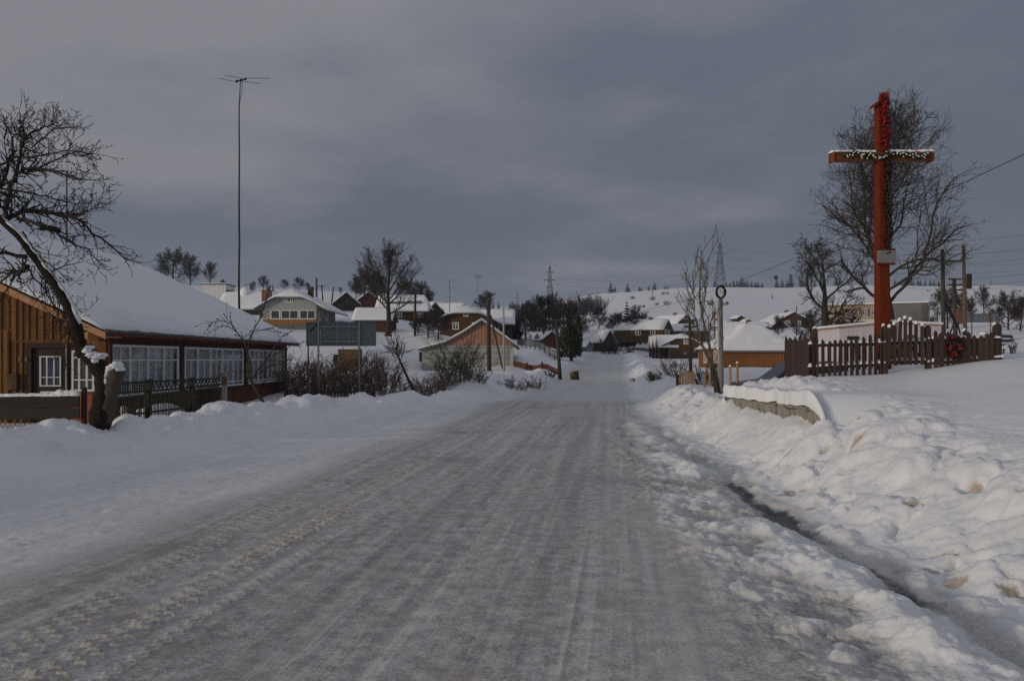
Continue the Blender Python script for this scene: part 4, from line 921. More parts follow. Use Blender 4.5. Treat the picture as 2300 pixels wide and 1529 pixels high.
# ------------------------------------------------------------------ roadside cross, its fence, the stone wall
def roadside_cross():
    Y = 15.9; x = X(1983, Y); zg = G(x, Y); t = thing('wayside_cross', 'tall red painted wooden wayside cross hung with flower garlands', 'cross', (x, Y, zg), math.radians(4))
    Lz = lambda py: Z(py, Y)-zg; ln = -.055; h = Lz(232); w = .115; sx = lambda z: ln*(z/h)
    def post(z0, z1, w0, w1, nm):
        vs = []
        for z, ww in ((z0, w0), (z1, w1)):
            for a, b in ((-1, -1), (1, -1), (1, 1), (-1, 1)): vs.append((sx(z)+a*ww, b*ww, z))
        return MB().add(vs, [(3, 2, 1, 0), (4, 5, 6, 7), (0, 1, 5, 4), (1, 2, 6, 5), (2, 3, 7, 6), (3, 0, 4, 7)]).build(nm, 'cross_paint', t, bevel=.012)
    post(-.4, h, .125, .088, 'post')
    MB().prism([(sx(h)-.16, -.13, h-.05), (sx(h)+.0, -.13, h+.07), (sx(h)+.15, -.13, h-.03), (sx(h)+.13, -.13, h-.08), (sx(h), -.13, h+.02), (sx(h)-.15, -.13, h-.10)], (0, .26, 0)).build('post_cap', 'cross_paint', t)
    zb = Lz(347); bl, br = X(1866, Y)-x, X(2094, Y)-x; tl = .045
    beam = MB().obox((bl, 0, zb-.09), (1, 0, tl/2.0), UZ, (0, -1, 0), 0, br-bl, -.075, .085, -.10, .10).build('crossbeam', 'cross_beam', t, bevel=.01)
    for xx, k in ((bl, 0), (br, 1)): MB().obox((xx, 0, zb-.09+(br-bl)*tl/2*k), UX, UZ, (0, -1, 0), -.028, .012, -.10, .10, -.12, .12).build('beam_end_cap', 'cross_beam', t, bevel=.008)
    rng = random.Random(6); s = MB(); xx = bl+.02
    while xx < br:
        if abs(xx-sx(zb)) > .16: s.blob((xx, rng.uniform(-.03, .03), zb+.0+tl/2*(xx-bl)), .085, .115, .055*rng.uniform(.8, 1.25), rng, .15, 10, 6, True)
        xx += .055
    s.build('snow', 'snow', t, True, stuff=True)
    def petals(mb, c, r, n, sz):
        for _ in range(n):
            d = Vector((rng.gauss(0, 1), rng.gauss(0, 1), rng.gauss(0, 1))).normalized(); p = Vector(c)+d*r*rng.uniform(.3, 1); e1 = d.orthogonal().normalized()*sz; e2 = d.cross(e1).normalized()*sz
            if rng.random() < .5: e1, e2 = e2, e1
            mb.add([p-e1*.5, p+e2*.5+d*sz*.3, p+e1*.5, p-e2*.5+d*sz*.2], [(0, 1, 2, 3)])
    red, dk = MB(), MB(); z = Lz(332)
    while z < h+.16:
        xo = sx(z)+.03+rng.gauss(0, .02); petals(red, (xo, -.14, z), .065, 15, .042); petals(dk, (xo+.05, -.13, z), .06, 6, .04)
        if z < h-.3 and rng.random() < .28: petals(red, (xo+rng.choice((-.11, .10, .11)), -.12, z), .045, 14, .04)
        z += .033
    for k in range(16): petals(red, (sx(h)+.01, -.05, h+.02+.008*k), .07, 10, .045)
    red.build('red_garland', 'red_petal', t, stuff=True); z = Lz(572)
    while z < Lz(345):
        petals(dk, (sx(z)+.055+.025*math.sin(z*5), -.14, z), .075, 17, .055)
        z += .035
    dk.build('dried_garland', 'dead_leaf', t, stuff=True)
    gr, wh = MB(), MB(); xx = X(1888, Y)-x
    while xx < X(2080, Y)-x:
        zz = zb-.075+tl/2*(xx-bl)+.03*math.sin(xx*7)+.02*math.sin(xx*17); petals(gr, (xx, -.125, zz), .055, 14, .05)
        for _ in range(rng.choice((1, 1, 2))): wh.blob((xx+rng.gauss(0, .02), -.175, zz+rng.gauss(0, .03)), .017, .013, .017, rng, .2, 6, 4)
        xx += .043
    gr.build('green_garland', 'green_leaf', t, stuff=True); wh.build('white_flower', 'white_petal', t, stuff=True)
    z0, z1 = Lz(593), Lz(565); c = sx(z0); MB().obox((c, -.155, 0), UX, UZ, (0, -1, 0), -.185, .185, z0, z1, 0, .035).build('plaque', 'plaque', t, bevel=.008)
    f = MB()
    for a, b in ((z1+.002, z1+.04), (z0-.035, z0-.002)): f.obox((c, -.145, 0), UX, UZ, (0, -1, 0), -.19, .19, a, b, -.02, .03)
    f.build('plaque_rail', 'cross_paint', t)
    return t
roadside_cross()

SNOWBALL = MB().blob((0, 0, 0), .04, .04, .035, random.Random(1), .15, 8, 5).mesh('snow_tip', 'snow', True)
def cross_fence():
    A = Vector((5.74, 15.0, 0)); ux = Vector((.992, -.128, 0)); nn = Vector((ux.y, -ux.x, 0)); Ln = 3.36; rng = random.Random(31)
    t = thing('picket_fence', 'dark brown picket fence with snow on its rails round the wayside cross', 'fence', (A.x, A.y, 0))
    gz = lambda s: G(A.x+ux.x*s, A.y+ux.y*s)
    px2s = lambda px: ((px-CX)/FPX*A.y-A.x)/(ux.x-(px-CX)/FPX*ux.y)
    dep = lambda s: A.y+ux.y*s
    def picket(s, w, pyt, pyb=None, nm='picket', th_=.022, off=.03, tip=False, par=t, mat='fence_brown'):
        zt = Z(pyt, dep(s)); zb = gz(s)-.12 if pyb is None else Z(pyb, dep(s)); o = ux*s
        k_ = ux*rng.gauss(0, .010); zt += rng.gauss(0, .008); pts = [o+ux*(-w/2)+UZ*zb, o+ux*(w/2)+UZ*zb, o+k_+ux*(w/2)+UZ*(zt-.05), o+k_+UZ*zt, o+k_+ux*(-w/2)+UZ*(zt-.05)]
        MB().prism([p+nn*off for p in pts], nn*th_).build(nm, mat, par)
        if tip: l = link('snow_tip', SNOWBALL, par, loc=tuple(o+nn*(off+.01)+UZ*(zt+.0))); return zt
        return zt
    def rail(p0, p1, y0, y1, hgt=.06, par=t, cap=True):
        s0, s1 = px2s(p0), px2s(p1); a = ux*s0+UZ*Z(y0, dep(s0)); b = ux*s1+UZ*Z(y1, dep(s1)); d = b-a; L = d.length; d.normalize()
        MB().obox(a, d, UZ, nn, 0, L, -hgt/2, hgt/2, -.025, .025).build('rail', 'fence_brown', par)
        if cap:
            sn = MB(); q = .02
            while q < L: sn.blob(a+d*q+UZ*hgt*.45, .05, .038, .065*rng.uniform(.75, 1.2), rng, .12, 8, 4, True); q += .05
            sn.build('rail_snow', 'snow', par, True, stuff=True)
    # left run, gate, right run
    for px, yt, w in ((1826, 757, .055), (1848, 762, .05), (1862, 765, .05), (1874, 764, .05), (1885, 763, .05), (1898, 762, .05), (1912, 763, .05), (1925, 760, .05), (1938, 755, .05), (1952, 750, .05), (1965, 748, .05)): picket(px2s(px), w*1.12, yt)
    for px, yt, w, tip in ((1832, 738, .10, 1), (1986, 731, .12, 1), (2085, 729, .095, 1), (1978, 735, .05, 0)): picket(px2s(px), w, yt, nm='post', th_=.09, off=-.055, tip=tip)
    gt = thing('gate', 'brown picket gate with an arched row of snow tipped pickets before the cross', 'gate', (A.x, A.y, 0))
    for px, yt in ((1995, 733), (2006, 724), (2018, 718), (2030, 712), (2042, 718), (2055, 724), (2069, 728)): picket(px2s(px), .058, yt, nm='picket', off=.045, tip=True, par=gt, pyb=819)
    for y0, y1 in ((771, 769), (814, 812)): rail(1992, 2076, y0, y1, par=gt)
    br = MB()
    for a, b in (((1996, 812), (2027, 776)), ((2044, 775), (2076, 812))):
        s0, s1 = px2s(a[0]), px2s(b[0]); br.bar(ux*s0+UZ*Z(a[1], dep(s0))+nn*.0, ux*s1+UZ*Z(b[1], dep(s1)), .022)
    br.build('brace', 'fence_brown', gt)
    for px, yt, w in ((2101, 742, .055), (2113, 744, .08), (2127, 743, .055), (2140, 752, .06), (2152, 756, .055), (2163, 755, .10), (2174, 744, .06), (2186, 750, .055), (2200, 752, .075), (2212, 750, .07), (2223, 746, .08)): picket(px2s(px), w*1.2, yt)
    for px, yt, w, tip in ((2168, 741, .07, 1), (2236, 726, .085, 1), (2246, 728, .05, 0)): picket(px2s(px), w, yt, nm='post', th_=.08, off=-.055, tip=tip)
    rail(1818, 1992, 776, 772); rail(1818, 1992, 827, 818); rail(2082, 2250, 764, 762); rail(2082, 2250, 816, 805)
    # side run of close boards going back
    bk = Vector((.128, .992, 0)); s = .03; k = 0
    while s < 2.1:
        o = bk*s; x_, y_ = A.x+o.x, A.y+o.y; zt = Z(757+4*math.sin(k*1.9), 15.2)+.02*rng.gauss(0, 1); zb = G(x_, y_)-.12; w = .115
        pts = [o+UZ*zb, o+bk*w+UZ*zb, o+bk*w+UZ*(zt-.05), o+bk*w*.5+UZ*(zt+.02), o+UZ*(zt-.05)]
        MB().prism([Vector(p) for p in pts], Vector((-.022, 0, 0))).build('board', 'fence_brown', t); s += w+.008; k += 1
    for q in (.25, .85):
        a = Vector((.03, 0, Z(760, 15)-q*.75)); MB().obox(a, bk, UZ, (1, 0, 0), 0, 2.1, -.03, .03, 0, .045).build('rail', 'fence_brown', t)
    a = bk*2.1; MB().obox((a.x, a.y, 0), ux, UZ, (-bk.x, -bk.y, 0), -.02, .09, G(A.x+a.x, A.y+a.y)-.1, 1.98, -.05, .05).build('post', 'fence_brown', t); link('snow_tip', SNOWBALL, t, loc=(a.x+.03, a.y, 2.0))
    # back and right side runs
    s = 0
    while s < Ln:
        o = bk*2.1+ux*s; x_, y_ = A.x+o.x, A.y+o.y; zb = G(x_, y_)-.1; zt = 1.95+.13*s/Ln
        pts = [o+UZ*zb, o+ux*.06+UZ*zb, o+ux*.06+UZ*(zt-.05), o+ux*.03+UZ*zt, o+UZ*(zt-.05)]
        MB().prism([Vector(p) for p in pts], bk*.022).build('picket', 'fence_brown', t); s += .125
    s = .1
    while s < 2.05:
        o = ux*Ln+bk*s; x_, y_ = A.x+o.x, A.y+o.y; zb = G(x_, y_)-.1; zt = Z(757, 14.6)
        pts = [o+UZ*zb, o+bk*.09+UZ*zb, o+bk*.09+UZ*(zt-.05), o+bk*.045+UZ*zt, o+UZ*(zt-.05)]
        MB().prism([Vector(p) for p in pts], Vector((.022, 0, 0))).build('board', 'fence_brown', t); s += .12
    # wreath hung on the pickets
    wr = thing('wreath', 'dark funeral wreath with red flowers hung on the pickets right of the gate', 'wreath', (A.x, A.y, 0)); s0 = px2s(2138); c = ux*s0+nn*.075+UZ*Z(778, dep(s0)); lf, fl = MB(), MB()
    for i in range(260):
        a = rng.uniform(0, 6.283); q = rng.uniform(.11, .19); p = c+ux*math.cos(a)*q*.8+UZ*math.sin(a)*q*1.25+nn*rng.uniform(0, .05); d = Vector((rng.gauss(0, 1), rng.gauss(0, 1), rng.gauss(0, 1))).normalized()*.03; e2 = d.orthogonal().normalized()*.016
        lf.add([p-d, p+e2, p+d, p-e2], [(0, 1, 2, 3)])
    for px, py in ((2133, 758), (2130, 777), (2128, 783), (2149, 775), (2151, 782), (2137, 793), (2134, 797), (2141, 797)):
        s1 = px2s(px); cc = ux*s1+nn*.13+UZ*Z(py, dep(s1))
        for _ in range(34):
            d = Vector((rng.gauss(0, 1), rng.gauss(0, 1), rng.gauss(0, 1))).normalized(); p = cc+d*.028; e1 = d.orthogonal().normalized()*.02; e2 = d.cross(e1); fl.add([p-e1, p+e2, p+e1, p-e2], [(0, 1, 2, 3)])
    lf.build('leaves', 'dead_leaf', wr, stuff=True); fl.build('red_flower', 'red_petal', wr, stuff=True)
    s1 = px2s(2110); p = A+ux*s1+Vector((.3, 1.2, 0))
cross_fence()

def stone_wall():
    t = thing('retaining_wall', 'low rough stone retaining wall under a thick cushion of snow beside the road', 'wall', (4.56, 10.5, 0)); rng = random.Random(9)
    def wx(y): return .03*y
    stones = []
    for k in range(10):
        w, h = rng.uniform(.28, .5), .17; m = MB(); n = 5
        m.add([(a*.09+rng.uniform(-.012, .012), b*w*.49+rng.uniform(-.03, .03), c_*h*.47+rng.uniform(-.015, .015)) for a in (-1, 1) for b, c_ in ((-1, -1), (1, -1), (1, 1), (-1, 1))], [(0, 1, 2, 3), (7, 6, 5, 4), (0, 4, 5, 1), (1, 5, 6, 2), (2, 6, 7, 3), (3, 7, 4, 0)]); stones.append((w, m.mesh('stone', 'stone')))
    for c in range(6):
        y = .72+rng.uniform(-.1, .1)
        while y < 6.0:
            w, me = rng.choice(stones); o = link('stone', me, t, loc=(wx(y)-.01+rng.uniform(-.015, .015), y+w/2, .10+.155*c)); o.rotation_euler = (rng.gauss(0, .05), rng.gauss(0, .04), math.radians(-1.7)+rng.gauss(0, .03)); o.scale = (1, 1, rng.uniform(.95, 1.1)); y += w*.96
    MB().obox((-.02, -.05, 0), (.03, 1, 0), UZ, (1, 0, 0), 1.15, 6.1, -.3, .94, .03, .35).build('wall_core', 'stone', t)
    for q in range(4): link('stone', stones[q][1], t, loc=(.15+.3*q, 6.03, .15+.16*q), rz=1.57); link('stone', stones[q+3][1], t, loc=(.2+.3*q, 6.03, .62), rz=1.57)
    # snow cushion
    ny, nx = 70, 22; ys = np.linspace(-.45, 6.25, ny); ph = np.linspace(0, 1, nx); vs = []; fs = []
    for j, y in enumerate(ys):
        en = math.sqrt(max(0.03, min(1, min(y+.47, 6.28-y)/.45))); r0_ = .26*(.8+.5*float(fbm(np.array([y*1.1]), np.array([2.]), 3, 41)[0]))
        ov = -.24+.14*(float(fbm(np.array([y*1.6]), np.array([7.]), 3, 43)[0])-.5)*2
        yy = 10.5+y
        for i, f in enumerate(ph):
            xr = ov+(2.4-ov)*max(0, f-.28)/.72 if f > .28 else ov+.035*(1-math.cos(f/.28*math.pi))
            gx_ = 4.56+wx(y)+xr
            if f <= .28: z = .95-.022*y-.06*float(fbm(np.array([y*3.]), np.array([1.]), 2, 47)[0])+(.02+.85*r0_*en)*math.sin(f/.28*math.pi/2)**.8; xr -= .05*math.sin(f/.28*math.pi)
            else:
                z0 = .89-.022*y+r0_*en*.85; z1 = G(gx_, yy)-.03; q = (f-.28)/.72; q = q*q*(3-2*q); z = z0*(1-q)+z1*q+.05*en*math.sin(q*math.pi)
            e2 = min(1, max(0, (y+.05)/1.0))*min(1, max(0, (6.25-y)/.5)); e2 = e2*e2*(3-2*e2); zg_ = G(4.56+wx(y)+xr, yy)-.05; z = zg_+(z-zg_)*e2 if y < .95 or y > 5.75 else z
            vs.append((wx(y)+xr, y, z))
    for j in range(ny-1):
        for i in range(nx-1): a = j*nx+i; fs.append((a, a+1, a+nx+1, a+nx))
    fs.append(tuple(range(nx))); fs.append(tuple((ny-1)*nx+i for i in range(nx))[::-1])
    MB().add(vs, fs).build('snow_cap', 'snow', t, True)
stone_wall()

# ------------------------------------------------------------------ houses of the village
def sym(w, oh, hw, rise): k = rise/(w/2); return [(-w/2-oh, hw-k*oh), (0, hw+rise), (w/2+oh, hw-k*oh)]
def R(a): return math.radians(a)
def front_window(t, px0, px1, py0, py1, Y, x0, zb, cols, tr=None, off=-.03, fw=.07, pane='dark_glass', mat='white_paint', name='window'):
    return window(t, (X(px0, Y)-x0, off, Z(py1, Y)-zb), (1, 0, 0), X(px1, Y)-X(px0, Y), Z(py0, Y)-Z(py1, Y), cols, tr, mat=mat, fw=fw, pane=pane, name=name)
# white gabled house
Y = 85; x0 = X(651, Y); zb = Z(738, Y)
t, f = house('gabled_house', 'pale grey board house with a clipped gable and an orange band under its windows', (x0, Y, zb), 0, -2.92, 2.92, 9, [(-3.75, 2.2), (0, 4.3), (4.35, 1.95)], 'grey_board', hipf=(3.75, .55), oh=.6, snow=.24, seed=2, bt=.2)
for a, b, c in ((608, 629, 1), (631, 671, 2), (673, 709, 2)): front_window(t, a, b, 696, 717, Y, x0, zb, c, fw=.1)
front_window(t, 641, 658, 662, 679, Y, x0, zb, 3, .55, fw=.09); MB().box(-2.94, 2.94, -.05, -.026, Z(728, Y)-zb, Z(717.4, Y)-zb).build('band', 'orange_board', t); MB().box(-2.94, 2.96, -.06, -.026, -.6, Z(728.3, Y)-zb).build('plinth', 'grey_wall', t)
MB().box(.9, 1.45, 4, 4.6, 3.4, 4.95).build('chimney', 'dark_board', t); window(t, (2.95, 1.0, 1.0), (0, 1, 0), 1.2, 1.0, 2, fw=.08, pane='dark_glass'); window(t, (2.95, 4.0, 1.0), (0, 1, 0), 1.2, 1.0, 2, fw=.08, pane='dark_glass')
# orange gabled barn
Y = 60; x0 = X(1082, Y); zb = Z(828, Y); z_ = lambda py: Z(py, Y)-zb; xx = lambda px: X(px, Y)-x0
t, f = house('barn', 'wide barn with pale block walls and an orange board gable beside the road', (x0, Y, zb), 0, xx(947), xx(1152), 8, [(xx(939), z_(784)), (xx(1000), z_(768)), (xx(1040), z_(746)), (0, z_(718)), (xx(1167), z_(780))], 'block', gable='barn_orange', gz=z_(775), oh=.35, snow=.16, seed=3, bt=.28, cat='barn', battens=True)
MB().box(xx(947)-.18, xx(947)-.02, -.05, .2, z_(812), z_(790)).build('shutter', 'black', t); MB().box(xx(1146), xx(1152)+.03, -.16, -.01, -.3, z_(782)).build('corner_post', 'grey_board', t)
bl = MB(); 
for k in range(1, 5): bl.box(xx(947), xx(1152), -.012, -.002, .4*k, .4*k+.02)
bl.build('mortar_course', 'grey_wall', t, stuff=True)
# brown house behind the barn
Y = 85; x0 = X(1047, Y); zb = Z(772, Y)
t, f = house('brown_house', 'brown timber house with a clipped gable behind the orange gabled barn', (x0, Y, zb), 0, -2.85, 2.85, 9, [(-3.3, 2.55), (0, 4.1), (3.9, 2.2)], 'brown_board', hipf=(3.6, .5), oh=.5, snow=.2, seed=4)
front_window(t, 1041, 1053, 695, 711, Y, x0, zb, 2, .6, fw=.1); front_window(t, 1016, 1031, 724, 740, Y, x0, zb, 2, .6, fw=.1); front_window(t, 1060, 1075, 724, 740, Y, x0, zb, 2, .6, fw=.1)
Y = 96; t, f = house('side_wing', 'dark house with a snowy roof slope right of the brown timber house', (X(1150, Y), Y+2.5, Z(760, Y)), R(90), -2.4, 2.4, 4.5, sym(4.8, .4, 2.0, 1.55), 'dark_board', oh=.4, snow=.2, seed=5)
window(t, (-2.43, 2.6, .7), (0, -1, 0), 1.0, 1.0, 2, fw=.09, pane='dark_glass')
# upper left group
Y = 120; t = thing('flat_roofed_house', 'white board walled house with a flat snowy roof just above the big house roof', 'house', (X(480, Y), Y, 9.0)); w = 1.85
MB().box(-w, w, 0, 4, -1, Z(639, Y)-9).build('wall', 'white_paint', t); MB().box(-w-.25, w+.2, -.2, 4.2, Z(639, Y)-9+.003, Z(637, Y)-9).build('roof', 'roof_sheet', t); b = MB(); b.box(-w-.2, w+.15, -.15, 4.15, Z(637, Y)-9+.003, Z(635.5, Y)-9); b.build('roof_snow', 'snow', t)
bt = MB()
for k in range(12): bt.box(-w+.3*k, -w+.3*k+.06, -.03, -.002, -1, Z(639.3, Y)-9)
bt.build('batten', 'white_paint', t, stuff=True)
Y = 110; o = MB().box(-.45, .45, 0, .9, 0, Z(651, Y)-Z(690, Y)).build('chimney_stack', 'dark_board'); o.location = (X(514, Y), Y, Z(690, Y)); tag(o, 'short dark chimney block beside the flat roofed white house', 'chimney')
Y = 100; t, f = house('low_house', 'low dark house under a deep smooth snow roof left of the pale gabled house', (X(604, Y), Y+3, Z(712, Y)), R(90), -2.8, 2.8, 6.6, sym(5.6, .4, 1.25, 1.9), 'dark_board', oh=.3, snow=.45, seed=6)
rg = random.Random(4); MB().blob((-.3, 3.9, 3.3), .8, .8, .75, rg, .05, 12, 8).build('snow_lump', 'snow', t, True)
Y = 93; a = P(597, 690, Y); o = MB().box(-.5, .5, 0, .8, -.6, Z(651, Y)-a.z).build('chimney_stack', 'brick'); o.location = a; tag(o, 'tall brick chimney left of the pale gabled house', 'chimney')
Y = 110; x0 = X(778, Y); zb = Z(698, Y)
t, f = house('barn', 'weathered grey board barn with a steep snowy roof above the road sign back', (x0, Y, zb), R(14), -1.75, 1.75, 4.5, sym(3.5, .35, 1.15, 1.5), 'dark_board', oh=.25, snow=.16, seed=7, cat='barn')
Y = 118; x0 = X(828, Y); zb = Z(694, Y)
t, f = house('barn', 'small dark brown gabled barn left of the tallest left hand tree', (x0, Y, zb), R(12), -2.0, 2.0, 5, sym(4.0, .4, 1.1, 1.5), 'red_board', oh=.3, snow=.18, seed=8, cat='barn')
Y = 100; zb = Z(722, Y)
t, f = house('long_house', 'long brown house with a snow roof that has a bare strip behind the tall tree', (X(960, Y), Y+3.2, zb), R(90), -3.0, 3.0, 6.6, sym(6, .35, 1.55, 1.95), 'brown_board', oh=.25, snow=.2, seed=9, hipf=(2.2, 1.9), rows=22)
window(t, (-3.03, 4.0, .55), (0, -1, 0), .75, .85, 2, .6, fw=.1, pane='dark_glass'); window(t, (-3.03, 1.3, .55), (0, -1, 0), .75, .85, 2, .6, fw=.1, pane='dark_glass'); MB().box(-3.06, -3.03, 0, 6.6, -.6, .15).build('plinth', 'grey_wall', t)
sl_ = MB(); sl_.prism([(-2.05, .9, 2.36), (-2.0, 5.8, 2.26), (-1.75, 5.8, 2.44), (-1.7, .9, 2.62)], (-.10, 0, .16)); sl_.build('bare_strip', 'roof_sheet', t)
Y = 84; zb = Z(747, Y)
t, f = house('shed', 'low red brown shed under an even snow roof left of the tall bare tree', (X(878, Y), Y+2.2, zb), R(90), -1.8, 1.8, 4.1, sym(3.6, .3, 1.55, 1.15), 'red_board', oh=.2, snow=.17, seed=10, cat='shed')
Y = 112; t, f = house('barn', 'dark gabled barn with its snowy roof facing right beside the thin antenna', (X(976, Y), Y, Z(720, Y)), R(38), -1.9, 1.9, 4, sym(3.8, .3, .9, 1.7), 'dark_board', oh=.25, snow=.2, seed=11, cat='barn')
Y = 140; t, f = house('far_house', 'distant snow roofed house peeping over the ridge right of the long brown house', (X(1040, Y), Y+2.5, Z(715, Y)), R(75), -2.2, 2.2, 6, sym(4.4, .3, 1.2, 1.6), 'dark_board', oh=.3, snow=.25, seed=12)
# centre, beyond the bend
Y = 106; t, f = house('well_house', 'tiny white roofed well house with a blue grey dormer beside the pipe fence', (X(1206, Y), Y, Z(772, Y)), R(90), -.75, .75, 1.3, sym(1.5, .25, .75, .75), 'grey_board', oh=.1, snow=.1, seed=13, cat='well house', battens=False)
t.location.x += .65; MB().prism([(-1.02, .25, .7), (-1.02, 1.05, .7), (-1.02, .65, 1.5)], (.55, 0, 0)).build('dormer', 'grey_metal', t)
Y = 95; x0 = X(1239, Y); zb = Z(781, Y)
t, f = house('shed', 'red brown gabled shed left of the broad dark evergreen', (x0, Y, zb), R(10), -1.05, 1.05, 2.4, sym(2.1, .22, 1.15, .85), 'red_board', oh=.2, snow=.13, seed=14, cat='shed')
Y = 122; t, f = house('barn', 'long dark barn with a plain snowy roof at the bend of the road', (X(1368, Y), Y, Z(781, Y)), R(52), -1.9, 1.9, 4.6, sym(3.8, .3, 1.05, 1.75), 'dark_board', oh=.25, snow=.15, seed=15, cat='barn')
Y = 100; t, f = house('ground_cellar', 'tiny snow roofed cellar hut at the edge of the road bend', (X(1324, Y), Y, Z(779, Y)), R(40), -.6, .6, 1.2, sym(1.2, .15, .12, .62), 'grey_metal', oh=.12, snow=.08, seed=16, cat='hut', battens=False)
for px, py, pt, Y, w, l, yaw, m, lab in ((1498, 760, 715, 125, 5, 8, 62, 'brown_board', 'brown house with a ridged snow roof behind the triple gabled porch house'), (1590, 757, 726, 135, 5.4, 9, 75, 'brown_board', 'brown house half hidden by the slender roadside tree'), (1462, 755, 714, 140, 5, 5, 20, 'dark_board', 'very dark gabled house left of the ridged snow roof'),
     (1540, 745, 704, 150, 4.8, 7, 35, 'dark_board', 'dark gabled house just above the triple gabled porch house'), (1428, 770, 735, 150, 4.6, 6, 60, 'dark_board', 'dark house behind the bare trees at the bend'), (1392, 762, 722, 165, 4.6, 5, 30, 'dark_board', 'dark hut roof peeping left of the spruce'), (1640, 745, 718, 155, 5, 9, 80, 'grey_board', 'pale house showing a snow roof behind the hipped orange house'),
     (1664, 716, 707, 210, 2.4, 3, 20, 'dark_board', 'tiny snowy hut on the lower hillside above the hipped roof'), (1681, 724, 715, 200, 1.8, 3, 10, 'dark_board', 'tiny dark triangular hut right of the snowy hillside hut'), (1783, 738, 698, 140, 6.0, 8, 8, 'brown_board', 'brown barn with a steep sharp gable left of the second tree'), (1751, 737, 715, 135, 2.6, 3, 8, 'dark_board', 'little dark gabled shed left of the sharp gabled barn'), (1722, 740, 722, 130, 4, 5, 80, 'dark_board', 'low dark shed with snowy roof behind the hipped orange house')):
    zb = Z(py, Y); h = Z(pt, Y)-zb-.2; rise = h*.5 if w > 3 else h*.7; vt, _f = house('village_house', lab, (X(px, Y), Y, zb), R(yaw), -w/2, w/2, l, sym(w, .3, h-rise, rise), m, oh=.3, snow=.2, seed=px, rows=8, cat='house' if w > 4.5 else 'hut', bt=.3)
    if w > 4.5:
        for q in (-w*.27, w*.08): window(vt, (q, -.03, .5), (1, 0, 0), .9, .95, 2, .6, fw=.1, pane='dark_glass')
        for q in (1.0, 3.4): window(vt, (-w/2-.03, q+1.0, .5), (0, -1, 0), .9, .95, 2, .6, fw=.1, pane='dark_glass')
        MB().box(-.3, .3, 2.4, 3.0, h-rise, h+.45).build('chimney', 'brick', vt)
# house with three porch gables
Y = 110; x0 = X(1537, Y); zb = Z(804, Y)
t, f = house('porch_house', 'brown timber house with three pointed porch gables on posts along its left side', (x0, Y, zb), 0, -1.98, 1.98, 8.5, [(-3.3, 1.78), (0, 3.35), (2.5, 1.95)], 'brown_board', hipf=(2.95, .5), oh=.35, snow=.17, seed=30, bt=.22)
front_window(t, 1535, 1548, 758, 773, Y, x0, zb, 4, fw=.1); MB().box(X(1535, Y)-x0, X(1543, Y)-x0, -.06, -.03, Z(797, Y)-zb, Z(790, Y)-zb).build('vent_box', 'galv', t); MB().box(-2.04, -1.99, .05, 1.3, -.2, 1.7).build('pale_door', 'yellow_wood', t); MB().box(-2.08, -2.045, .35, .95, .45, 1.45).build('door_pane', 'dark_glass', t)
for k, y in enumerate((.2, 3.2, 6.2)):
    gb = MB(); gb.prism([(-3.55, y-.1, 1.70), (-3.55, y+2.3, 1.70), (-3.55, y+1.1, 3.1)], (.1, 0, 0)); gb.build('porch_gable', 'orange_board', t); sn = MB()
    for a, b in ((-.35, 1.1), (2.55, 1.1)): sn.prism([(-3.7, y+a, 1.50), (-3.7, y+b, 3.12), (-3.7, y+b, 3.32), (-3.7, y+a, 1.68)], (2.9, 0, 0))
    sn.build('porch_roof_snow', 'snow', t)
    for yy in (y, y+2.1): MB().box(-3.5, -3.2, yy-.15, yy+.15, -.5, 1.7).build('porch_post', 'dark_trim', t)
# orange hipped house
Y = 60; xl, xr = X(1620, Y), X(1812, Y); zb = Z(829, Y); w = xr-xl; x0 = (xl+xr)/2; pr = [(-w/2-.35, 1.62), (-w/2+1.0, 2.25), (-w/2+1.9, 3.0), (-w/2+2.3, 3.45), (w/2-2.9, 3.45), (w/2-2.3, 2.95), (w/2-1.2, 2.2), (w/2+.35, 1.62)]
t, f = house('hipped_house', 'orange board house with a flared hipped snow roof and a tiny gablet', (x0, Y, zb), 0, -w/2, w/2, 7.2, pr, 'orange_board', oh=.35, snow=.14, hipf=(1.75, .95), hipb=(1.75, .95), seed=31, bt=.24, rows=22)
gx0 = -w/2+1.0; MB().prism([(gx0, 2.4, 2.50), (gx0, 4.9, 2.50), (gx0, 3.65, 3.6)], (.1, 0, 0)).build('gablet', 'orange_board', t)
gs = MB(); gs.prism([(gx0-.15, 2.2, 2.42), (gx0-.15, 3.65, 3.62), (gx0-.15, 3.65, 3.80), (gx0-.15, 2.2, 2.58)], (1.5, 0, 0)); gs.prism([(gx0-.15, 5.1, 2.42), (gx0-.15, 3.65, 3.62), (gx0-.15, 3.65, 3.80), (gx0-.15, 5.1, 2.58)], (1.5, 0, 0)); gs.build('gablet_snow', 'snow', t)
for a in (1.0, 4.3): window(t, (-w/2-.03, a+1.0, .45), (0, -1, 0), .95, 1.05, 2, fw=.09, pane='dark_glass')
MB().box(-w/2-.03, w/2, -.07, -.025, -.6, .22).build('plinth', 'dark_board', t); MB().tube([(X(1695, Y)-x0, 2.0, 2.5), (X(1695, Y)-x0, 2.0, 3.9)], .06, 8).build('stove_pipe', 'rust_pole', t)
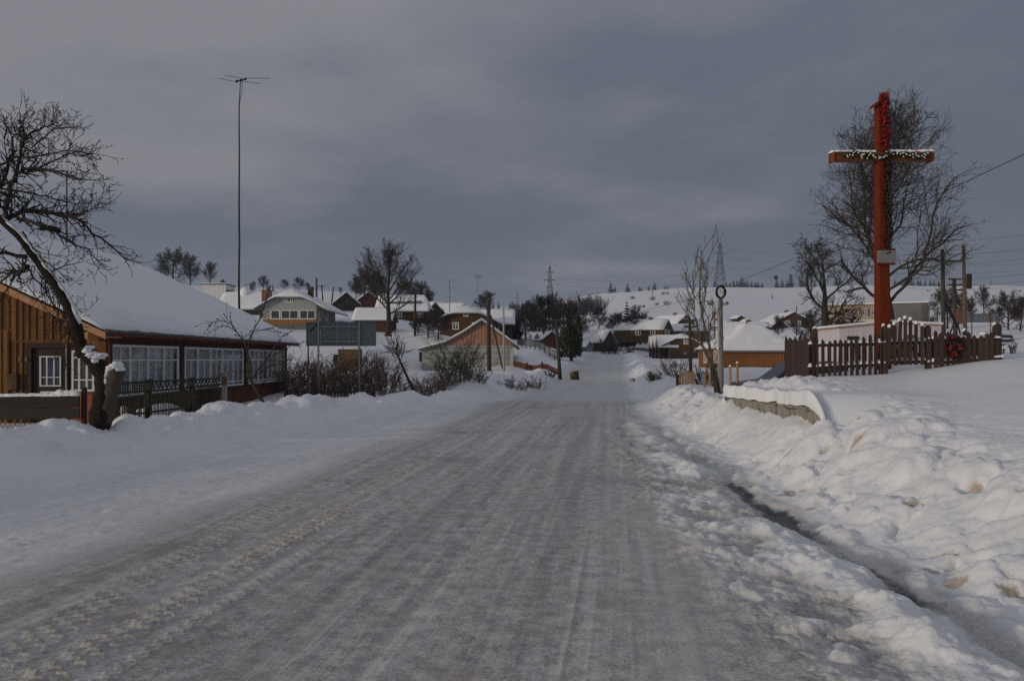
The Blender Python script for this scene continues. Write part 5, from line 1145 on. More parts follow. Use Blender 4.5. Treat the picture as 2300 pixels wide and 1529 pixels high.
# school
Y = 150; zb = Z(750, Y); cx_ = X(1995, Y); H_ = Z(681, Y)-zb
t = thing('school', 'two storey beige school with red brick window bands and a blank grey end wall', 'school', (cx_, Y, zb), R(-24)); ll, lr = 11.2, 7.0
MB().box(-ll, 0, 0, 9, -1, H_-.25).build('wall', 'beige', t); MB().box(0.003, lr, .02, 9, -1, H_-.15).build('end_wall', 'grey_wall', t); MB().box(-ll-.4, .3, -.4, 9.3, H_-.247, H_-.05).build('cornice', 'beige', t); MB().box(-ll-.35, lr, -.3, 9.2, H_-.047, H_+.16).build('roof_snow', 'snow', t)
for z0, z1 in ((H_-2.35, H_-.95), (.1, 1.3)):
    MB().box(-ll+.05, -.3, -.05, -.002, z0, z1).build('brick_band', 'brick', t)
    for k in range(7): window(t, (-ll+.65+1.5*k, -.06, z0+.05), (1, 0, 0), .85, z1-z0-.1, 2, .6, fw=.1, pane='dark_glass')
MB().box(-7.4, -2.4, -1.3, -.06, 2.35, 2.55).build('canopy', 'beige', t); MB().box(-7.4, -2.4, -1.3, -.06, 2.553, 2.72).build('canopy_snow', 'snow', t)
# long pale shed
Y = 40; x0 = X(1885, Y); zb = Z(785, Y)
t = thing('pale_shed', 'long pale lilac board shed with a thin snow edge behind the wayside cross', 'shed', (x0, Y, zb)); w = X(2108, Y)-x0; zt = lambda x: Z(737-11*min(1, x/2.3)+6*max(0, (x-2.6)/2.6), Y)-zb; xs_ = [0, 1.1, 2.3, 2.8, w]
def shed_poly(z0, d0, d1, y): return [(x, y, z0) for x in (0, w)]+[(x, y, zt(x)) for x in reversed(xs_)]
MB().prism(shed_poly(-.6, 0, 0, 0), (0, 3, 0)).build('wall', 'lilac_board', t)
for d0, d1, m, e_ in ((.003, .07, 'barn_orange', .12), (.073, .17, 'snow', .16)): MB().prism([(x if 0 < x < w else (x-e_ if x == 0 else x+e_), -e_, zt(x)+d0) for x in xs_]+[(x if 0 < x < w else (x-e_ if x == 0 else x+e_), -e_, zt(x)+d1) for x in reversed(xs_)], (0, 3.3, 0)).build('roof' if m != 'snow' else 'roof_snow', m, t)
bt = MB(); k = .05
while k < w: bt.box(k, k+.02, -.012, -.002, -.6, zt(k)-.02); k += .13
bt.build('batten', 'lilac_board', t, stuff=True); MB().box(.4, 1.0, -.04, -.014, .2, Z(755, Y)-zb).build('hatch', 'dark_trim', t); MB().box(3.4, 3.9, -.04, -.014, .3, .75).build('hatch', 'dark_glass', t)

# ------------------------------------------------------------------ trees
def at(px, Y, dz=0): x = X(px, Y); return (x, Y, G(x, Y)+dz)
Y = 40; q = at(2003, Y); hh = Z(250, Y)-q[2]
tree(117, 'linden_tree', 'huge bare linden tree with a broad egg shaped crown directly behind the cross', q, bark='bark', H=hh, th=hh*.30, r0=.36, rx=3.15, rz_=hh*.43, zc=hh*.575, nl=26, lev=3, ang=(8, 50), nb=(12, 7, 4), limb=.34, lr=(.42, .48, .55), rmin=.0075, seg=.42, wob=.20, upw=.05)
Y = 50; q = at(1862, Y); hh = Z(540, Y)-q[2]
tree(102, 'old_tree', 'gnarled bare tree with a thick leaning trunk left of the linden', q, H=hh, th=hh*.28, r0=.40, rx=2.3, rz_=hh*.40, zc=hh*.62, nl=10, lev=3, ang=(18, 75), nb=(10, 7, 4), lr=(.45, .45, .5), rmin=.011, seg=.4, wob=.2, upw=.04, lean=-.12)
Y = 78; q = at(872, Y); q = (q[0], Y, Z(748, Y)); hh = Z(560, Y)-q[2]
tree(103, 'tall_tree', 'tall bare tree with a rounded crown standing before the left hand houses', q, H=hh, th=hh*.3, r0=.30, rx=3.1, rz_=hh*.38, zc=hh*.63, nl=18, lev=3, ang=(14, 62), nb=(10, 7, 3), lr=(.42, .45, .5), rmin=.010, seg=.5, wob=.13, upw=.07)
Y = 20; q = at(1612, Y); hh = Z(560, Y)-q[2]
def slender():
    rng = random.Random(5); t = thing('slender_tree', 'slender leaning bare tree with few upright stems beside the lamp post', 'tree', q); L = lambda px, py, dy=0: Vector((X(px, Y)-q[0], dy, Z(py, Y)-q[2]))
    MB().tube([L(1613, 892), L(1610, 870), L(1606, 850), L(1598, 825)], [.10, .08, .07, .055], 8).build('trunk', 'bark', t, True); cr = MB()
    def twig(p, d, l, r, lv):
        n = max(3, int(l/.16)); pts = [p.copy()]
        for i in range(n): d = (d+Vector((rng.gauss(0, .09), rng.gauss(0, .09), .06))).normalized(); p = p+d*l/n; pts.append(p.copy())
        cr.tube(pts, [max(.005, r*(1-.7*i/n)) for i in range(n+1)], 4, False)
        if lv < 2:
            for i in range(1, n+1):
                if rng.random() < .75: s = rng.choice((-1, 1)); twig(pts[i], (d*1.1+Vector((s*rng.uniform(.2, .7), rng.gauss(0, .4), rng.uniform(-.1, .4)))).normalized(), l*rng.uniform(.3, .6), max(.005, r*.5), lv+1)
    for pts, r in (([(1598, 825), (1585, 790), (1576, 770), (1568, 735), (1560, 700)], .05), ([(1560, 700), (1556, 650), (1553, 610)], .022), ([(1604, 840), (1597, 790), (1588, 750), (1578, 710), (1572, 660), (1575, 610), (1577, 562)], .05), ([(1603, 838), (1596, 800), (1592, 765), (1598, 720), (1608, 690)], .035), ([(1576, 770), (1560, 745), (1548, 715), (1540, 690)], .022), ([(1578, 710), (1583, 660), (1586, 620), (1584, 580)], .02), ([(1560, 700), (1545, 660), (1540, 620)], .016), ([(1592, 765), (1590, 720), (1592, 680)], .018)):
        o_ = rng.uniform(-.4, .4); m = len(pts); qq = [L(p[0], p[1], o_*i/m) for i, p in enumerate(pts)]; cr.tube(qq, [.78*r*(1-.72*i/(m-1)) for i in range(m)], 6, False)
        for i in range(1, m):
            for _ in range(2): d = (qq[i]-qq[i-1]).normalized(); s = rng.choice((-1, 1)); twig(qq[i-1].lerp(qq[i], rng.random()), (d+Vector((s*rng.uniform(.25, .7), rng.gauss(0, .4), 0))).normalized(), rng.uniform(.3, .62), .010, 0)
    cr.build('crown', 'twig_olive', t)
slender()
Y = 31; q = at(930, Y)
def sapling():
    rng = random.Random(8); t = thing('leaning_sapling', 'leaning young bare tree growing from the hedge left of the barn', 'tree', q); L = lambda px, py, dy=0: Vector((X(px, Y)-q[0], dy, Z(py, Y)-q[2]))
    MB().tube([L(932, 890), L(925, 868), L(908, 832), L(896, 805), L(888, 780)], [.07, .06, .05, .04, .03], 7).build('trunk', 'bark', t, True); cr = MB()
    for px, py in ((868, 755), (876, 748), (886, 745), (896, 752), (905, 758), (912, 768), (862, 775), (866, 790), (915, 790), (878, 768), (893, 762)):
        a = L(rng.uniform(888, 900), rng.uniform(785, 812)); b = L(px, py, rng.uniform(-.3, .3)); m = a.lerp(b, .5)+Vector((0, 0, -.08)); cr.tube([a, m, b], [.016, .012, .006], 4, False)
        for _ in range(16):
            f = rng.random(); p = a.lerp(b, f); d = ((b-a).normalized()+Vector((rng.gauss(0, .5), rng.gauss(0, .4), rng.gauss(.1, .3)))).normalized(); l = rng.uniform(.12, .4); cr.tube([p, p+d*l], [.007, .005], 3, False)
    cr.build('crown', 'twig_olive', t)
sapling()
# far trees: five source trees, copied
SRC = []
for i, kw in enumerate((dict(rx=3.4, rz_=4.7, zc=5.4, th=1.2, nl=13, ang=(15, 65)), dict(rx=1.9, rz_=4.2, zc=5.9, th=2.0, nl=11, ang=(10, 42)), dict(rx=4.1, rz_=4.5, zc=5.5, th=1.3, nl=14, ang=(20, 75)), dict(rx=2.4, rz_=4.2, zc=5.7, th=1.4, nl=12, ang=(14, 55)), dict(rx=3.0, rz_=3.9, zc=6.0, th=1.0, nl=14, ang=(10, 70)))):
    SRC.append(dict(H=10, r0=.24, lev=2, nb=(14, 11, 3), lr=(.42, .48, .55), rmin=.022, seg=.6, wob=.16, upw=.06, **kw))
proto = {}
def far_tree(kind, px, pyt, Y, label, group, pyb=None, wid=1.0):
    x = X(px, Y); zb = Z(pyb, Y) if pyb else G(x, Y); h = (Z(pyt, Y)-zb)/10.0; rng = random.Random(px*7+pyt); rz = rng.uniform(0, 6)
    if kind not in proto:
        proto[kind] = tree(300+kind, 'bare_tree', label, (x, Y, zb), mat='twig_far', group=group, rz=rz, **SRC[kind]); proto[kind].scale = (h*wid, h*wid, h)
    else: dup(proto[kind], (x, Y, zb), rz, (h*wid, h*wid, h), label, group)
TB = 'bare trees behind the left hand houses'
for k, px, pyt, Y, w, lab in ((2, 388, 562, 200, 1.3, 'broad dark bare tree on the skyline above the big house roof'), (0, 428, 575, 205, .9, 'smaller bare tree at the right shoulder of the broad skyline tree'), (1, 472, 586, 190, 1.1, 'round topped bare tree above the flat roofed white house'), (0, 500, 628, 195, 1, 'low bare tree just left of the tall antenna mast'),
    (0, 592, 620, 190, 1.1, 'bare tree with evergreens left above the pale gabled house'), (3, 570, 632, 185, .9, 'small bare tree just right of the tall antenna mast'), (2, 640, 628, 210, 1.2, 'faint bare tree right behind the peak of the pale gabled house'), (2, 672, 624, 200, 1.3, 'wide bare tree above the right roof slope of the pale gabled house'), (4, 690, 634, 205, 1, 'low bare tree right of the wide one by the pale gabled house'),
    (2, 818, 608, 140, 1.1, 'dark bare tree left behind the tallest left hand tree'), (0, 800, 625, 150, 1.0, 'low bare tree above the weathered grey barn'), (2, 915, 628, 135, 1.2, 'bare tree behind the left half of the long brown house'), (0, 945, 634, 130, 1.0, 'bare tree behind the right end of the long brown house'), (4, 962, 655, 125, 1.0, 'low bare tree at the right end of the long brown house'), (3, 765, 645, 170, 1, 'tiny bare tree left of the weathered grey barn'), (2, 848, 618, 150, 1.3, 'spreading bare tree behind the crown of the tallest left hand tree')): far_tree(k, px, pyt, Y, lab, TB, wid=w)
TC = 'bare trees in the thicket beyond the orange gabled barn'
for k, px, pyt, Y, w, lab, pb in ((1, 1088, 652, 150, 1.4, 'tall bare tree above the brown house ridge right of the thin antenna', 720), (0, 1165, 685, 120, 1.0, 'leftmost bare tree of the dark thicket beyond the barn', 762), (1, 1198, 660, 125, 1.2, 'tallest narrow bare tree in the thicket under the nearer pylon', 762), (0, 1222, 668, 125, 1.1, 'bushy bare tree below the nearer pylon', 765), (2, 1180, 690, 118, 1.1, 'low wide bare tree behind the well house', 768), (0, 1250, 680, 125, 1.1, 'bare tree above the red brown gabled shed', 765),
    (4, 1268, 678, 120, 1.0, 'dense bare tree just left above the broad evergreen', 770), (0, 1288, 690, 130, 1.0, 'bare tree rising behind the broad dark evergreen', 765), (2, 1245, 662, 160, .9, 'far bare tree right beside the pylon foot', 735), (1, 1310, 705, 118, 1.3, 'thin bare tree right of the broad dark evergreen', 772), (4, 1215, 700, 112, 1.0, 'dense bare tree between well house and red brown shed', 772), (4, 1140, 722, 100, 1.3, 'low bare tree touching the right slope of the orange gabled barn', 768),
    (0, 1345, 690, 165, 1.0, 'pale bare tree above the long dark barn', 740), (1, 1375, 700, 130, 1.4, 'bare tree left of the lone spruce', 770), (4, 1395, 705, 128, 1.2, 'bare tree under the lone spruce', 775), (0, 1425, 690, 128, .9, 'bare tree right of the lone spruce', 776), (1, 1438, 700, 132, 1.2, 'thin bare tree above the start of the village roofs', 772)): far_tree(k, px, pyt, Y, lab, TC, pb, w)
TD = 'bare trees on the right behind the cross'
for k, px, pyt, Y, w, lab, pb in ((2, 2128, 648, 80, 1.1, 'dark bare tree behind the twin crossarm pole', 735), (2, 2165, 660, 78, .9, 'bushy bare tree behind the tallest leaning pole', 738), (0, 2210, 644, 90, .8, 'small fan shaped bare tree above the right road sign', 708), (2, 2265, 658, 70, 1.1, 'big bushy bare tree at the right edge', 745), (4, 2292, 668, 66, 1.0, 'dark bare tree cut by the right picture edge', 748), (4, 2240, 690, 72, 1.2, 'low twiggy tree right of the road sign', 742), (4, 2090, 712, 95, 1.5, 'low twiggy tree beside the blank school wall', 745), (4, 1885, 718, 44, 1.0, 'low snowy fruit tree left of the lilac shed', 790), (0, 1820, 700, 62, 1.2, 'low bare tree under the gnarled leaning tree', 775), (1, 1750, 705, 75, .9, 'thin young tree above the right end of the hipped house', 770)): far_tree(k, px, pyt, Y, lab, TD, pb, w)
TO = 'dark gnarled orchard trees below the long brown house'
for k, px, pyt, Y, w, lab in ((2, 962, 705, 76, 1.6, 'gnarled orchard tree under the window of the long brown house'), (2, 985, 698, 74, 1.3, 'gnarled orchard tree nearest the brown timber house'), (4, 938, 715, 80, 1.4, 'low orchard tree left of the two gnarled ones')): far_tree(k, px, pyt, Y, lab, TO, wid=w)
# broad evergreen beside the road
def evergreen():
    Y = 80; q = at(1283, Y); t = thing('evergreen_tree', 'broad dense dark evergreen with a second spire beside the road bend', 'tree', q); rng = random.Random(4); MB().tube([(0, 0, -.4), (0, 0, 2.5)], [.22, .12], 7).build('trunk', 'bark', t); mb = MB()
    for cx_, hh, rr_, n in ((-.35, 3.9, 1.15, 2300), (.65, 4.7, .5, 900), (.2, 3.6, .9, 900)):
        for _ in range(n):
            z = rng.uniform(.1, 1)**.9*hh; f = z/hh; pr = rr_*min(1, 1.5*(1-f)**.55)*(.62+.4*min(1, f*4)); a = rng.uniform(0, 6.283); q_ = pr*rng.uniform(.72, 1.06); p = Vector((cx_+math.cos(a)*q_, math.sin(a)*q_, z)); s = rng.uniform(.12, .3)
            d = Vector((math.cos(a)*.35, math.sin(a)*.35, 1)).normalized(); e_ = Vector((-math.sin(a), math.cos(a), rng.gauss(0, .4))).normalized(); mb.add([p-d*s*.5, p+e_*s*.22, p+d*s, p-e_*s*.22], [(0, 1, 2, 3)])
    mb.build('crown', 'thuja', t)
evergreen()
Y = 128; q = at(1408, Y); q = (q[0], Y, Z(775, Y)); spruce(41, 'spruce', 'lone dark spruce rising above the roofs at the road bend', q, Z(674, Y)-q[2], 1.5)
Y = 116; q = at(1158, Y); spruce(42, 'spruce', 'small dark conical conifer in the left part of the thicket', (q[0], Y, Z(765, Y)), Z(705, Y)-Z(765, Y), 1.4)
for px, pt, Y, lab in ((567, 630, 180, 'small dark spruce beside the tall antenna mast'), (601, 630, 178, 'dark spruce directly above the tall brick chimney'), (613, 634, 178, 'dark spruce just right above the tall brick chimney'), (1002, 684, 190, 'tiny dark spruce beside the thin antenna')):
    q = at(px, Y); spruce(px, 'spruce', lab, q, Z(pt, Y)-q[2], (Z(pt, Y)-q[2])*.2, nl=10, nf=7)
# hill ridge
rng = random.Random(99); RS = []
for i in range(4): RS.append(spruce(60+i, 'spruce', 'small dark spruce in the row along the snowy hilltop', (0, 640, 60), 8, 2.3, 'spruces along the hilltop', nl=9, nf=9))
RL = [(1372, 640), (1381, 645), (1409, 640), (1413, 646), (1436, 646), (1441, 646), (1470, 638), (1457, 644), (1494, 643), (1500, 644), (1552, 641), (1580, 640), (1606, 634), (1632, 637), (1640, 637), (1648, 633), (1655, 634), (1666, 628), (1674, 634), (1679, 634), (1688, 635), (1697, 636), (1703, 637), (1712, 638), (1668, 634), (1660, 636), (1745, 634), (1757, 632), (1776, 624), (1768, 634), (1800, 622), (1812, 628), (1830, 634), (1878, 628), (1886, 632), (1906, 634), (1938, 629), (1945, 630), (2010, 630), (2016, 634), (2024, 632), (2032, 630), (2038, 632), (2047, 629), (2052, 632), (2062, 630), (2068, 631), (2078, 632), (2090, 631), (2098, 632), (2108, 633), (1250, 676), (1098, 682), (1108, 684), (1120, 682), (1146, 682), (1152, 680), (1172, 684)]
for i, (px, pt) in enumerate(RL):
    Y = 650 if px > 1200 else 470; x = X(px, Y); z = G(x, Y); h = max(3.0, (Z(pt, Y)-z)*1.5); s = h/8; w = s*rng.uniform(.9, 1.5)
    if i < 4: RS[i].location = (x, Y, z); RS[i].scale = (w, w, s)
    else: dup(RS[i % 4], (x, Y, z), rng.uniform(0, 6), (w, w, s))
Y = 500; q = at(1735, Y); spruce(70, 'spruce', 'single small spruce alone on the open hillside below the hilltop', (q[0], Y, Z(669, Y)), 3.2, .8, nl=8, nf=6)
Y = 640; q = at(1743, Y); t = thing('ball_topped_tree', 'odd lone tree with a bare trunk and ball shaped top on the hilltop', 'tree', q); hh = Z(619, Y)-q[2]; MB().tube([(0, 0, -1), (0, 0, hh*.8)], [.35, .25], 6).build('trunk', 'bark', t); mb = MB(); r2 = random.Random(2)
for _ in range(260): d = Vector((r2.gauss(0, 1), r2.gauss(0, 1), r2.gauss(0, 1))).normalized()*r2.uniform(.3, 1.9); p = d+Vector((0, 0, hh*.84)); e1 = Vector((r2.gauss(0, 1), r2.gauss(0, 1), r2.gauss(0, 1))).normalized()*.5; e2 = e1.orthogonal().normalized()*.4; mb.add([p-e1, p+e2, p+e1, p-e2], [(0, 1, 2, 3)])
mb.build('crown', 'spruce', t)
HB = 'bushes scattered on the hillside'
ORD = 'first second third fourth fifth sixth seventh eighth ninth tenth eleventh twelfth thirteenth fourteenth fifteenth'.split()
hb = bush(500, 'hillside_bush', 'dark bush on the snowy hillside', (0, 0, 0), 2.6, 3.2, 16, 'twig_far', HB, rmin=.05, sub=6, r0=.08)
HL = ((1422, 669, 520, 1.0), (1466, 665, 480, 1.0), (1498, 657, 560, .8), (1488, 656, 560, .9), (1497, 686, 420, 1.0), (1551, 678, 440, .8), (1598, 689, 400, 1.3), (1476, 694, 420, .7), (1443, 697, 400, .8), (1908, 665, 500, .8), (1992, 667, 470, .9), (2085, 655, 560, .7), (2125, 655, 560, .5), (2290, 655, 560, .7), (1630, 691, 400, .9))
HX = [h[0] for h in HL]
for i, (px, py, Y, s) in enumerate(HL):
    o = hb if i == 0 else hb.copy()
    if i: COL.objects.link(o)
    o['label'] = ORD[sorted(HX).index(px)]+' dark bush from the left among those dotted over the open snowy hillside'
    x = X(px, Y); o.location = (x, Y, G(x, Y)); o.scale = (s, s, s*.8); o.rotation_euler.z = i
for i, (px, py, Y, h, w) in enumerate(((1290, 715, 330, 7, 6), (1305, 712, 335, 8, 7), (1320, 708, 340, 7, 8), (1342, 700, 345, 8, 5))):
    q = at(px, Y); bush(520+i, 'thicket_bush', ('left end bush of the long thicket strip on the lower hill', 'second bush of the thicket strip on the lower hill', 'widest bush of the thicket strip on the lower hill', 'rounded tree like bush at the right end of the thicket strip')[i], q, h, w, 40, 'twig_far', 'thicket strip on the lower hill', rmin=.05, r0=.1)

# hedge, bushes, weeds
HG = 'brown hedge bushes behind the dark picket fence'
for i, (px, Y, h, sp, st, lab) in enumerate(((655, 33, 1.5, 1.1, 34, 'hedge bush against the far corner of the timber house'), (685, 31.5, 1.3, 1.1, 34, 'hedge bush under the left end of the sign back'), (712, 33, 1.5, 1.1, 32, 'hedge bush around the left sign leg'), (742, 31.5, 1.4, 1.2, 36, 'hedge bush left below the rusty hut'), (770, 32.5, 1.2, 1.2, 32, 'hedge bush directly under the rusty hut'), (805, 32, 1.6, 1.2, 36, 'hedge bush around the right sign leg'), (835, 33, 1.6, 1.2, 34, 'hedge bush right of the right sign leg'), (862, 32, 1.4, 1.1, 30, 'hedge bush left of the leaning sapling'))):
    bush(400+i, 'hedge_bush', lab, at(px, Y, .05), h, sp*1.1, st, 'twig_brown', HG, rmin=.0065, sub=8, r0=.014)
for i, (px, Y, h, sp, st, mat, lab) in enumerate(((1035, 33, 1.95, 1.3, 52, 'twig_olive', 'tallest many stemmed bush in front of the orange gabled barn'), (1008, 33.5, 1.5, 1.0, 26, 'twig_olive', 'left stems of the bush in front of the barn gable'), (965, 32, 1.15, 1.3, 40, 'twig_brown', 'dense low bush left of the many stemmed bush'), (985, 33, .9, 1.0, 30, 'twig_brown', 'dense dark low bush at the foot of the barn wall'), (905, 32.5, .9, 1.0, 26, 'twig_brown', 'low brushy growth at the foot of the leaning sapling'), (1075, 34, .8, .9, 24, 'twig_olive', 'low bush right of the many stemmed bush'), (1145, 37, .65, .9, 26, 'twig_brown', 'tuft of dry stalks below the right end of the barn'), (1205, 40, .65, 1.0, 28, 'twig_brown', 'tuft of dry stalks left of the crooked utility pole'), (1170, 38, .5, .8, 16, 'twig_brown', 'small tuft of dry stalks between the two larger tufts'),
    (1470, 37, .55, .6, 40, 'twig_olive', 'round grey bush in the snowbank right of the road'), (1518, 42, 1.2, 1.2, 34, 'twig_brown', 'tall thin bush before the triple gabled porch house'), (1585, 33, 1.0, 1.2, 40, 'twig_far', 'snowy grey bush behind the pale picket stubs'), (1425, 48, .35, .5, 14, 'twig_brown', 'tiny dark bush at the snowy road edge'), (1410, 110, 1.3, 1.2, 18, 'twig_far', 'thin dry weeds at the road bend'), (1370, 112, 2.2, 3.5, 50, 'twig_far', 'dense low bush in front of the long dark barn'), (2262, 17, .42, .35, 7, 'twig', 'few bare twigs in the snow right of the cross fence'), (1237, 52, .5, .4, 9, 'twig', 'few dark stalks in the snow above the small grey box'))):
    bush(440+i, 'bush' if h > .7 else 'dry_stalks', lab, at(px, Y, .03), h, sp, st, mat, rmin=.006 if Y < 45 else .016, sub=6, r0=.012 if Y < 45 else .03)
def hedge_fence():
    Y = 29.5; a = at(640, Y); t = thing('picket_fence', 'short dark picket fence half buried in snow in front of the brown hedge', 'fence', a); rng = random.Random(4); me = MB().prism([(-.045, 0, -.2), (.045, 0, -.2), (.045, 0, .40), (0, 0, .48), (-.045, 0, .40)], (0, .03, 0)).mesh('picket', 'dark_board')
    x = 0; n = 0
    while x < X(838, Y)-a[0]:
        z = G(a[0]+x, Y)-a[2]; o = link('picket', me, t, loc=(x, 0, z+rng.uniform(-.05, .04))); o.rotation_euler.y = rng.gauss(0, .04); x += .125
    w = X(838, Y)-a[0]
    for z in (.10, .32): MB().box(-.05, w+.05, .032, .08, z-.03, z+.03).build('rail', 'dark_board', t)
    for k in range(4): MB().box(w*k/3-.06, w*k/3+.06, .082, .19, -.3, .62).build('post', 'dark_board', t)
hedge_fence()

# ------------------------------------------------------------------ poles, signs and small things
def brace(t, dx, h): MB().bar((.1, .3, h*.78), (1.05, 1.2, -.3), .06, 6).build('strut', 'pole_wood', t)
pole('utility_pole', 'thick dark wooden pole with a strut in front of the orange gabled barn', 1097, 672, 1099, 830, 57, .17, extra=brace)
pole('concrete_pole', 'thin pale concrete pole beside the right slope of the barn', 1131, 690, 1132, 832, 56, .085, 'conc_pole', cat='pole', r1=.06)
pole('utility_pole', 'crooked dark utility pole with snowy crossarms at the left road edge', 1249, 716, 1259, 852, 52, .13, arms=(.1, .55), armw=1.3)
pole('utility_pole', 'tall dark pole standing beside the gnarled orchard trees', 933, 652, 932, 752, 80, .14)
pole('utility_pole', 'dark pole in front of the dark brown gabled barn', 818, 624, 818, 692, 112, .12)
pole('utility_pole', 'dark pole right behind the pale gabled house', 711, 624, 711, 690, 120, .17)
pole('utility_pole', 'leaning pole with one crossarm right of the pale gabled house', 722, 640, 727, 690, 118, .12, arms=(.2,), armw=1.3)
pole('utility_pole', 'short leaning pole left of the weathered grey barn', 749, 645, 743, 690, 112, .12)
pole('utility_pole', 'leaning dark pole left of the pale gabled house', 608, 640, 574, 712, 82, .11)
pole('utility_pole', 'far pole with snowy insulators beside the antenna mast', 563, 636, 563, 668, 150, .2, arms=(.3, 1.2), armw=2.2)
pole('utility_pole', 'tall dark pole with crossarm in front of the porch gabled house', 1549, 718, 1552, 838, 45, .105, arms=(.06, .42), armw=.75)
pole('utility_pole', 'dark pole with a round lamp behind the right end of the linden', 2117, 560, 2120, 745, 45, .13, extra=lambda t, dx, h: (MB().bar((0, .1, h*.55), (1.1, .6, h*.28), .09, 6).build('strut', 'pole_wood', t), MB().tube([(.02+.10*math.cos(i), -.15, h*.80+.10*math.sin(i)) for i in [k*.7 for k in range(10)]], .02, 5).build('lamp_ring', 'black', t)))
pole('utility_pole', 'short pole with three wide crossarms between the two tall right hand poles', 2143, 625, 2147, 745, 52, .15, arms=(.08, .45, .80), armw=1.0, extra=lambda t, dx, h: [MB().bar((0, 0, h*.45), (s*.75, .2, -.3), .06, 6).build('strut', 'pole_wood', t) for s in (-1, 1)]+[MB().box(-.1, .4, -.35, -.18, h*.36, h*.56).build('switch_box', 'rust_pole', t)])
pole('utility_pole', 'tallest brownish leaning pole on the right side', 2164, 550, 2169, 745, 48, .12, 'pole_brown', extra=lambda t, dx, h: MB().box(-.02, .22, -.28, -.1, h*.58, h*.72).build('fuse_box', 'dark_trim', t))
pole('utility_pole', 'thin dark pole beside the sharp gabled barn', 1789, 688, 1789, 738, 120, .09)
pole('utility_pole', 'thin pole at the left end of the village roofs', 1451, 703, 1451, 735, 140, .1)
pole('utility_pole', 'thin dark pole among the village roofs above the slender tree', 1605, 700, 1605, 735, 120, .09)
pole('utility_pole', 'faint thin pole on the snowy hillside', 1466, 650, 1466, 667, 500, .22)
pole('utility_pole', 'small crossarm pole on the hilltop at the right', 2226, 630, 2226, 643, 640, .3, arms=(.3,), armw=2.2)
pole('utility_pole', 'thin dark pole beside the pointed board right of the school', 2105, 690, 2105, 745, 60, .06)
def aerial(z, n=6, w=.5, vert=False):
    def f(t, dx, h):
        k = MB()
        for i in range(n): k.bar((dx-w/2, 0, h-.1-z*i), (dx+w/2, 0, h-.1-z*i), .012 if h < 8 else .03, 4)
        k.build('aerial', 'steel_dark', t, stuff=True)
    return f
pole('antenna_pole', 'thin pole with cross shaped aerials above the brown timber house', 1010, 628, 1009, 710, 100, .07, 'galv', cat='antenna', extra=aerial(1.05, 3, 1.5))
pole('antenna_pole', 'slim antenna mast with a small top aerial right of the crossed one', 1073, 618, 1073, 705, 110, .045, 'galv', cat='antenna', extra=aerial(.25, 2, 1.0))
pole('antenna_pole', 'thin pale pole carrying a ladder shaped aerial beside the lamp post', 1614, 672, 1616, 835, 30, .05, 'conc_pole', cat='antenna', extra=aerial(.12, 10, .12))
def lamp():
    Y = 20.6; q = at(1622, Y); t = thing('lamp_post', 'grey lamp post topped by a dark oval wreath shaped frame at the wall corner', 'lamp post', q); zt = Z(668, Y)-q[2]; dx = -.03
    MB().tube([(0, 0, -.5), (dx, 0, zt)], [.056, .044], 10).build('shaft', 'lamp_pole', t, True); c = (dx-.01, 0, Z(656, Y)-q[2]); k = 26; rng = random.Random(2)
    pts = [(c[0]+.115*math.cos(i*6.2832/k), -.02, c[2]+.155*math.sin(i*6.2832/k)) for i in range(k+1)]; MB().tube(pts, [.032*rng.uniform(.85, 1.2) for _ in pts], 7, False).build('oval_frame', 'black', t, True)
    f = MB(); f.blob((c[0]-.02, -.02, c[2]+.02), .03, .02, .07, rng, .25, 8, 6); f.blob((c[0]+.04, -.02, c[2]+.0), .025, .02, .08, rng, .25, 8, 6); f.blob((c[0]-.05, -.03, c[2]+.11), .02, .02, .02, rng, .2, 6, 4); f.build('white_ornament', 'white_petal', t)
lamp()
def signback(name, label, px0, px1, py0, py1, Y, legs, mat, light=False):
    x0, x1 = X(px0, Y), X(px1, Y); xm = (x0+x1)/2; zg = G(xm, Y); t = thing(name, label, 'road sign', (xm, Y, zg)); w = x1-x0; zt, zb = Z(py0, Y)-zg, Z(py1, Y)-zg
    n = 4; cuts = [-w/2, -w*.30, -w*.06, w*.11, w*.24, w/2]
    for a, b in zip(cuts, cuts[1:]): MB().box(a+.006, b-.006, 0, .03, zb, zt).build('panel', mat, t)
    fr = MB()
    for z in (zb, zt-.04): fr.box(-w/2, w/2, -.03, -.002, z, z+.04)
    for x in (-w/2, w/2-.04): fr.box(x, x+.04, -.03, -.002, zb+.04, zt-.04)
    fr.build('edge_frame', mat, t)
    lx = [X(p, Y)-xm for p in legs]
    for f in (.18, .80): MB().box(lx[0], lx[1], -.06, -.033, zb+(zt-zb)*f-.03, zb+(zt-zb)*f+.03).build('rail', 'galv' if not light else mat, t)
    for c in cuts[2:4]: MB().box(c-.02, c+.02, -.03, -.002, zb+.04, zt-.04).build('rib', 'galv' if not light else mat, t)
    for x in lx: MB().tube([(x, -.10, -.5), (x, -.10, zt)], .036, 8).build('leg', 'galv' if not light else 'rust_pole', t, True)
    if not light: MB().bar((-w/2+.15, -.02, zt-.35), (lx[0], -.05, zt-.02), .02, 4).build('stay', 'dark_trim', t)
signback('road_sign', 'blue grey back of a long road sign on two posts beside the brown house', 688, 845, 723, 777, 30, (716.5, 808), 'grey_metal')
signback('road_sign', 'pale small back of a road sign behind the right end of the cross fence', 2169, 2237, 704, 724, 58, (2181, 2223), 'galv', True)
o = pole('iron_post', 'thin rusty iron post left of the long road sign legs', 692, 775, 694, 895, 29.5, .035, 'rust_pole', cat='post')
